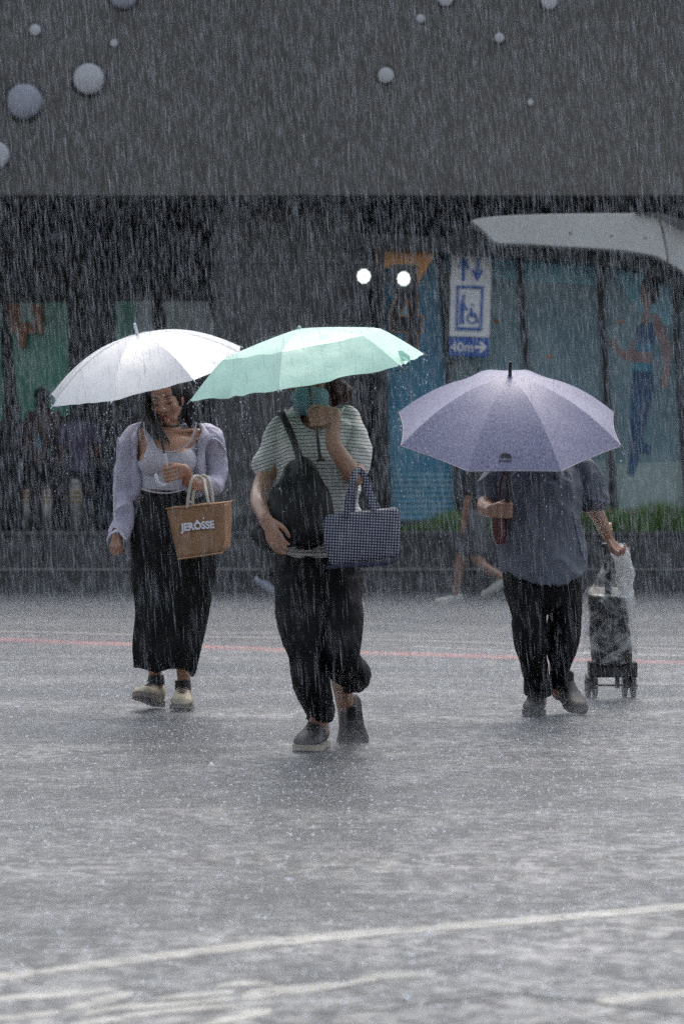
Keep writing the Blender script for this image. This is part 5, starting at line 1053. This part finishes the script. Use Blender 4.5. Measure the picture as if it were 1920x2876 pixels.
# ------------------------------------------------------------------ people further back
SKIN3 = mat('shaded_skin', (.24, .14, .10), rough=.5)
def bystander(b, h, label, top, low, hair, walk=0.0, shorts=False, face=-90, arm=0.0, group=None, shoes=None, lean=0.0, vox=.010):
    """b = point under the feet, h = height, face = direction looked at in degrees (-90 to the camera, 0 to the right), walk = stride in m"""
    t = thing('person', b, label, 'person', group); fx = Vector((math.cos(R(face)), math.sin(R(face)), 0)); sx = Vector((-fx.y, fx.x, 0)); U = Vector((0, 0, 1))
    q = lambda f, s, u: b + (fx * (f + lean * u) + sx * s + U * u) * h
    B = Shape(); B.ell(q(.01, 0, .935), (.052 * h, .052 * h, .066 * h)); B.tube([q(0, 0, .89), q(-.005, 0, .84)], [.032 * h, .034 * h])
    B.tube([q(0, 0, .80), q(0, 0, .70), q(0, 0, .60), q(0, 0, .50)], [.070 * h, .072 * h, .066 * h, .075 * h]); B.tube([q(0, -.095, .81), q(0, .095, .81)], [.032 * h] * 2)
    for s_, sw in ((-1, 1), (1, -1)):
        w = walk * sw / h
        B.tube([q(0, s_ * .115, .81), q(-w * .3 + arm * .03, s_ * .14, .66), q(-w * .7 + arm * .10, s_ * .13, .52 + arm * .06)], [.030 * h, .025 * h, .018 * h])
        B.tube([q(-w * .7 + arm * .10, s_ * .13, .52 + arm * .06), q(-w * .8 + arm * .12, s_ * .13, .46 + arm * .07)], [.020 * h, .014 * h])
        back = sw < 0 and walk > 0
        k_ = q(w * .45 + (.03 if not back else .03), s_ * .045, .27); a_ = q(w * 1.0 - (.05 if back else 0), s_ * .045, .16 if back else .045)
        B.tube([q(0, s_ * .05, .50), k_, a_], [.055 * h, .036 * h, .024 * h]); 
        sh = Shape(); sh.tube([a_ + U * -.015 * h - fx * .02 * h, a_ + (fx * .06 - U * (.035 if not back else .075)) * h, a_ + (fx * .11 - U * (.036 if not back else .10)) * h], [.028 * h, .027 * h, .020 * h], seg=12); sh.build('shoe', shoes or low, t)
        tr_ = Shape()
        if shorts: tr_.tube([q(0, s_ * .045, .52), k_.lerp(q(0, s_ * .045, .50), .35)], [.078 * h, .066 * h])
        else: tr_.tube([q(0, s_ * .045, .52), k_, a_ + U * .01 * h], [.070 * h, .050 * h, .036 * h])
        if s_ < 0: T_ = tr_
        else: T_.V, n_ = T_.V + tr_.V, len(T_.V); T_.F += [tuple(i + n_ for i in f) for f in tr_.F]
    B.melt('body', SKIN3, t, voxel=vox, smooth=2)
    T_.melt('shorts' if shorts else 'trousers', low, t, voxel=vox * 1.1, smooth=3)
    S_ = Shape(); S_.tube([q(0, 0, .80), q(0, 0, .70), q(0, 0, .60), q(0, 0, .50)], [.082 * h, .088 * h, .082 * h, .088 * h]); S_.tube([q(0, -.10, .805), q(0, .10, .805)], [.042 * h] * 2)
    for s_, sw in ((-1, 1), (1, -1)): w = walk * sw / h; S_.tube([q(0, s_ * .115, .81), q(-w * .25 + arm * .02, s_ * .135, .69)], [.040 * h, .036 * h])
    S_.melt('top', top, t, voxel=vox * 1.1, smooth=3)
    Hh = Shape(); Hh.ell(q(-.012, 0, .952), (.058 * h, .058 * h, .060 * h)); Hh.ell(q(-.03, 0, .90), (.04 * h, .045 * h, .06 * h)); Hh.melt('hair', hair, t, voxel=vox, smooth=2)
    return t
cBK = cloth('bystander_black', (.015, .015, .017)); cGY = cloth('bystander_grey_cloth', (.085, .088, .095)); cNV = cloth('bystander_navy', (.018, .030, .055)); cPU = cloth('bystander_plum', (.085, .065, .12)); cBR = cloth('bystander_brown', (.06, .035, .028)); cTL = cloth('bystander_blue', (.04, .12, .17)); cLS = cloth('light_trainer', (.38, .37, .33)); cPB = cloth('pale_blue_shoe', (.32, .34, .42))
dD = 28.5
bystander(Vector((P(1332, 0, dD).x, dD, 0)), 1.60, 'walking person in black top, grey shorts and pale trainers behind the violet umbrella', cBK, cGY, HAIR, walk=.20, shorts=True, face=172, arm=-.3, shoes=cLS)
dE = 28.4
bystander(Vector((P(815, 0, dE).x, dE, 0)), 1.60, 'walking person almost hidden by the striped tee walker, one pale blue shoe showing', cNV, cBK, HAIR, walk=.20, face=4, shoes=cPB)
for x, d, h, a_, b_, f, lab in ((121, 31.2, 1.66, cBR, cBK, 60, 'standing person in dark brown top by the green glass at the far left'),
                             (40, 31.5, 1.52, cBK, cBK, 110, 'dim standing person in black, nearest the left picture edge'),
                             (225, 31.0, 1.50, cPU, cBK, 100, 'standing person in plum top just below the tip of the white umbrella'),
                             (300, 31.6, 1.55, cBK, cNV, 70, 'standing person in black top under the white umbrella, beside the lilac sleeve'),
                             (648, 31.3, 1.48, cNV, cTL, 95, 'dim standing person in navy seen between the jute bag and the striped tee')):
    bystander(Vector((P(x, 0, d + 2.3).x, d + 2.3, .662)), h, lab, a_, b_, HAIR, face=f, arm=random.uniform(.2, 1), group=None, vox=.014)
bagm = thing('shoulder_bag', P(108, 1235, 33.2), 'small blue bag held by the standing person in dark brown', 'bag')
Shape().loft([(108, 1222, 0, 9, .04), (108, 1250, 0, 12, .05), (108, 1262, 0, 8, .03)], 33.2, seg=20, n=12).melt('bag_body', cTL, bagm, voxel=.012)

# ------------------------------------------------------------------ rain, drips and splashes
def drop_mat(name, col, rough=.35, tr=.5):
    m = mat(name, col, rough=rough, var=0, bump=0, trans=tr); return m
WATER = drop_mat('falling_water', (.52, .56, .62)); SPL = drop_mat('splash_water', (.70, .76, .84))
def under_cover(x, y, z, dx, dy):
    bad = np.zeros(len(x), bool)
    for C, Rr in ((CA, RA), (CB, RB_), (CC, RC_)):
        xs = x - dx * np.maximum(C.z - z, 0); bad |= ((x + (C.z - z) * dx - C.x) ** 2 + ((y - C.y)) ** 2 < (Rr * .97) ** 2) & (z < C.z + .02)
    bad |= (y > 31.3)   # under the overpass
    bad |= (y > 30.1) & (x > P(1321, 0, 30.2).x) & (z < 3.9)
    return bad
def needles(n, seed, dmin, dmax, len_rng, rad_rng, name, label, m=WATER, zmin=0.0, zmax=None, expo=1/3.):
    g = np.random.default_rng(seed)
    u = g.uniform(dmin ** (1 / expo), dmax ** (1 / expo), n) ** expo      # uniform in the view's volume
    half = 1.12 * CX / F * u + .1; x = g.uniform(-1, 1, n) * half
    zt_ = H + 1.06 * YH / F * u; zb = np.maximum(zmin, H - 1.06 * (2876 - YH) / F * u)
    z = zb + (zt_ - zb) * g.uniform(0, 1, n)
    sl = .085 + g.normal(0, .045, n); sy = g.normal(0, .03, n)
    k = ~under_cover(x, u, z, .085, 0)
    # density drifts in gusty sheets
    x, y, z, sl, sy = x[k], u[k], z[k], sl[k], sy[k]; n = len(x)
    L_ = g.uniform(*len_rng, n) * g.uniform(.6, 1.3, n); r = g.uniform(*rad_rng, n) * np.where(g.uniform(0, 1, n) < .05, 1.7, 1) * np.clip((y / 22) ** .7, .3, 1)
    dx, dy = sl * L_, sy * L_                                   # leans: top to the left, foot to the right
    V = np.zeros((n, 5, 3)); V[:, 0] = np.c_[x - dx / 2, y - dy / 2, z + L_ / 2]; V[:, 4] = np.c_[x + dx / 2, y + dy / 2, z - L_ / 2]
    cx_ = x + dx * .18; cz = z - L_ * .18 
    for j in range(3):
        a = 2 * math.pi * j / 3 + 1.57; V[:, 1 + j] = np.c_[cx_ + np.cos(a) * r, y + np.sin(a) * r, cz]
    V[:, 4, 2] = np.maximum(V[:, 4, 2], .002)
    b = np.arange(n)[:, None, None] * 5; T = b + np.array([(0, 1, 2), (0, 2, 3), (0, 3, 1), (4, 2, 1), (4, 3, 2), (4, 1, 3)])
    return link(name, raw_mesh(V.reshape(-1, 3), T.reshape(-1, 3)), m, kind='stuff', label=label, smooth=True)
needles(66000, 1, 6.0, 31.2, (.07, .165), (.0004, .00092), 'rain', 'dense slanting streaks of heavy falling rain')
needles(9000, 2, 3.0, 12.0, (.03, .06), (.0003, .0005), 'rain_near', 'finer streaks of rain nearer the camera')

OCT = np.array([(1, 0, 0), (-1, 0, 0), (0, 1, 0), (0, -1, 0), (0, 0, 1), (0, 0, -1)], float); OCF0 = np.array([(0, 2, 4), (2, 1, 4), (1, 3, 4), (3, 0, 4), (2, 0, 5), (1, 2, 5), (3, 1, 5), (0, 3, 5)])
TET = np.array([(1.1, .3, -.7), (-.8, 1, -.6), (-.5, -1.1, -.7), (.1, 0, 1.3)], float) * .95; TEF = np.array([(0, 2, 1), (0, 1, 3), (1, 2, 3), (2, 0, 3)])
def beads(c, r, name, label, m=SPL, el=1.0, kind='stuff', parent=None):
    c = np.asarray(c, float); n = len(c); sc = np.stack([r, r, np.asarray(r) * el], 1)
    if kind == 'stuff' and name in ('splash_droplets', 'spray', 'middle_spray', 'road_spray'):   # little rain reaches the ground under the umbrellas
        q_ = np.zeros(n, bool)
        for C, Rr in ((CA, RA), (CB, RB_), (CC, RC_)): q_ |= (c[:, 0] - C.x - C.z * .085) ** 2 + (c[:, 1] - C.y - .15) ** 2 < (Rr * .9) ** 2
        q_ &= np.random.default_rng(n).uniform(0, 1, n) < .7; c = c[~q_]; sc = sc[~q_]; n = len(c)
    if n > 8000: S0, F0 = TET, TEF
    else: S0, F0 = OCT, OCF0
    V = c[:, None] + S0[None] * sc[:, None]
    return link(name, raw_mesh(V.reshape(-1, 3), (np.arange(n)[:, None, None] * len(S0) + F0).reshape(-1, 3)), m, parent, kind=kind, label=label)
# splash droplets hopping off the road: clusters, many per impact
g = np.random.default_rng(12)
def ground_pts(n, d0, d1, e=2.0):
    d = g.uniform(d0 ** e, d1 ** e, n) ** (1 / e); return g.uniform(-1, 1, n) * (1.1 * CX / F * d + .1), d
nC_ = 17000; x, y = ground_pts(nC_, 5.6, 28.5); m_ = 4
hx = g.normal(0, .022, (nC_, m_)); hy = g.normal(0, .022, (nC_, m_)); hz = np.abs(g.normal(0, .018, (nC_, m_))) * g.uniform(.3, 1.3, (nC_, 1)) + .002
c = np.stack([x[:, None] + hx, y[:, None] + hy, hz], -1).reshape(-1, 3); r = g.uniform(.0004, .0012, len(c))
beads(c, r, 'splash_droplets', 'fine spray of droplets hopping off the wet road')
n = 230000; x, y = ground_pts(n, 5.6, 16, 1.5); w_ = np.array([noise.noise(Vector((a * 1.1, b * 1.6, 3))) for a, b in zip(x[::1], y[::1])]); k_ = w_ > g.uniform(-.5, .4, n); n = int(k_.sum()); x, y = x[k_], y[k_]
beads(np.c_[x, y, g.exponential(.010, n) + .001], g.uniform(.0005, .0012, n), 'road_spray', 'dense speckle of tiny drops bursting on the near road')
# fine spray hanging above the road
n = 60000; x, y = ground_pts(n, 9, 28.5); z = g.exponential(.085, n) + .01
beads(np.c_[x, y, z], g.uniform(.0007, .0016, n), 'spray', 'low veil of fine spray over the road')
n = 60000; x, y = ground_pts(n, 15, 28.6); beads(np.c_[x, y, g.exponential(.07, n) + .004], g.uniform(.0009, .0018, n), 'far_spray', 'pale veil of splashing spray over the far part of the road')
n = 50000; y = np.clip(g.normal(16.6, 1.9, n), 12.8, 24); x = g.uniform(-1, 1, n) * (1.1 * CX / F * y + .1); beads(np.c_[x, y, g.exponential(.05, n) + .004], g.uniform(.0009, .0018, n), 'middle_spray', 'bright band of splashing spray around the feet of the walkers')
# the mist of shattered drops that lies on the whole road
mm_ = bpy.data.materials.new('splash_mist'); mm_.use_nodes = True; N, L = mm_.node_tree.nodes, mm_.node_tree.links; N.remove(N['Principled BSDF'])
pv = N.new('ShaderNodeVolumePrincipled'); pv.inputs['Color'].default_value = (.93, .96, 1, 1); pv.inputs['Density'].default_value = .085; pv.inputs['Anisotropy'].default_value = .1
L.new(pv.outputs[0], [n for n in N if n.type == 'OUTPUT_MATERIAL'][0].inputs['Volume'])
Shape().box((-14, 2.0, .006), (14, 28.85, .11)).build('splash_mist', mm_, smooth=False, kind='stuff', label='low mist of shattered raindrops lying on the road')
# small crowns where big drops hit
def crowns(n, seed):
    g = np.random.default_rng(seed); V = []; T = []; x, y = ground_pts(n, 5.6, 20, 1.6)
    for i in range(n):
        r0 = g.uniform(.002, .005); r1 = r0 * g.uniform(1.1, 1.6); h = g.uniform(.0012, .0042); b = len(V); S_ = 8
        for k in range(S_): a = 2 * math.pi * k / S_; V.append((x[i] + r0 * math.cos(a), y[i] + r0 * math.sin(a), .001))
        for k in range(S_): a = 2 * math.pi * k / S_; V.append((x[i] + r1 * math.cos(a), y[i] + r1 * math.sin(a), h * g.uniform(.5, 1.5)))
        for k in range(S_):
            q0, q1, q2, q3 = b + k, b + (k + 1) % S_, b + S_ + (k + 1) % S_, b + S_ + k; T += [(q0, q1, q2), (q0, q2, q3)]
    return link('splash_crowns', raw_mesh(V, T), SPL, kind='stuff', label='small water crowns thrown up by drops hitting the road')
crowns(6500, 4)
# flat bubbles and ripple rings on the near water film
def rings(n, seed):
    g = np.random.default_rng(seed); V = []; T = []; x, y = ground_pts(n, 5.6, 14, 1.3)
    for i in range(n):
        R0 = g.uniform(.007, .020); S_ = 14; b = len(V)
        for (rr, zz) in ((R0 * .80, .0012), (R0 * .9, .0028), (R0, .0012)):
            for k in range(S_): a = 2 * math.pi * k / S_; V.append((x[i] + rr * math.cos(a), y[i] + rr * math.sin(a), zz))
        for l in range(2):
            for k in range(S_): q0, q1 = b + l * S_ + k, b + l * S_ + (k + 1) % S_; T += [(q0, q0 + S_, q1 + S_), (q0, q1 + S_, q1)]
    return link('ripple_rings', raw_mesh(V, T), WET, kind='stuff', label='ripple rings spreading on the water film')
WET = mat('water_film', (.12, .125, .14), rough=.5, bump=0, coat=0)
rings(350, 6)
# beads on the umbrellas, spray jumping off their tops, drips from their hems
def on_canopy(o, n, seed, out=0.0):
    g = np.random.default_rng(seed); w = worldloc(o); me = o.data; A = np.array([p.area for p in me.polygons]); idx = g.choice(len(A), n, p=A / A.sum()); res = []
    for i in idx:
        p_ = me.polygons[i]; vs = [me.vertices[k].co for k in p_.vertices]; f, h_ = g.uniform(0, 1, 2); a = vs[0].lerp(vs[1], f); b = vs[3 % len(vs)].lerp(vs[2], f) if len(vs) == 4 else vs[2]
        q = a.lerp(b, h_) + w; nn = p_.normal if p_.normal.z > 0 else -p_.normal; res.append(q + nn * (abs(g.normal(0, out)) if out else .001))
    return np.array(res)
for cn_, t_, sd, nb in ((canA, tA, 1, 700), (canB, tB, 2, 420), (canC, tC, 3, 260)):
    beads(on_canopy(cn_, nb, sd), np.random.default_rng(sd).uniform(.0008, .0026, nb), 'raindrops_on_canopy', None, SPL, parent=t_)
    c_ = on_canopy(cn_, 1500, sd + 20, .020); beads(c_, np.random.default_rng(sd).uniform(.0005, .0012, len(c_)), 'canopy_spray', 'fine spray bouncing off the top of an umbrella')
def drips():
    g = np.random.default_rng(8); C_ = []; R_ = []
    for (C, Rr, rib_, nn, cols) in ((CA, RA, ribA, 8, 46), (CB, RB_, ribB, 6, 26), (CC, RC_, ribC, 8, 30)):
        for j in range(cols):
            i = g.integers(0, nn); f = g.choice([0, 1]) * 1.0 if g.uniform() < .45 else g.uniform(0, 1); q = C + rib_(int(i), 1).lerp(rib_(int(i) + 1, 1), float(f)); z = q.z - g.uniform(.0, .04)
            while z > q.z - g.uniform(.1, .8) and z > .05: C_.append((q.x + g.normal(0, .006) + (q.z - z) * .03, q.y, z)); R_.append(g.uniform(.0012, .0030)); z -= g.uniform(.02, .10)
    return beads(C_, np.array(R_), 'drips', 'bright drips falling from the umbrella hems', el=2.2)
drips()
# the water streaming down bare arms and bag, far spray in front of the kerb
n = 9000; x = g.uniform(-3.6, 3.6, n); y = g.uniform(20, 28.6, n); beads(np.c_[x, y, g.exponential(.16, n)], g.uniform(.0010, .0022, n), 'kerb_spray', 'spray rising in front of the far kerb')
for o in list(bpy.data.objects):
    if o.type == 'MESH' and not o.data.materials: print('no material', o.name)
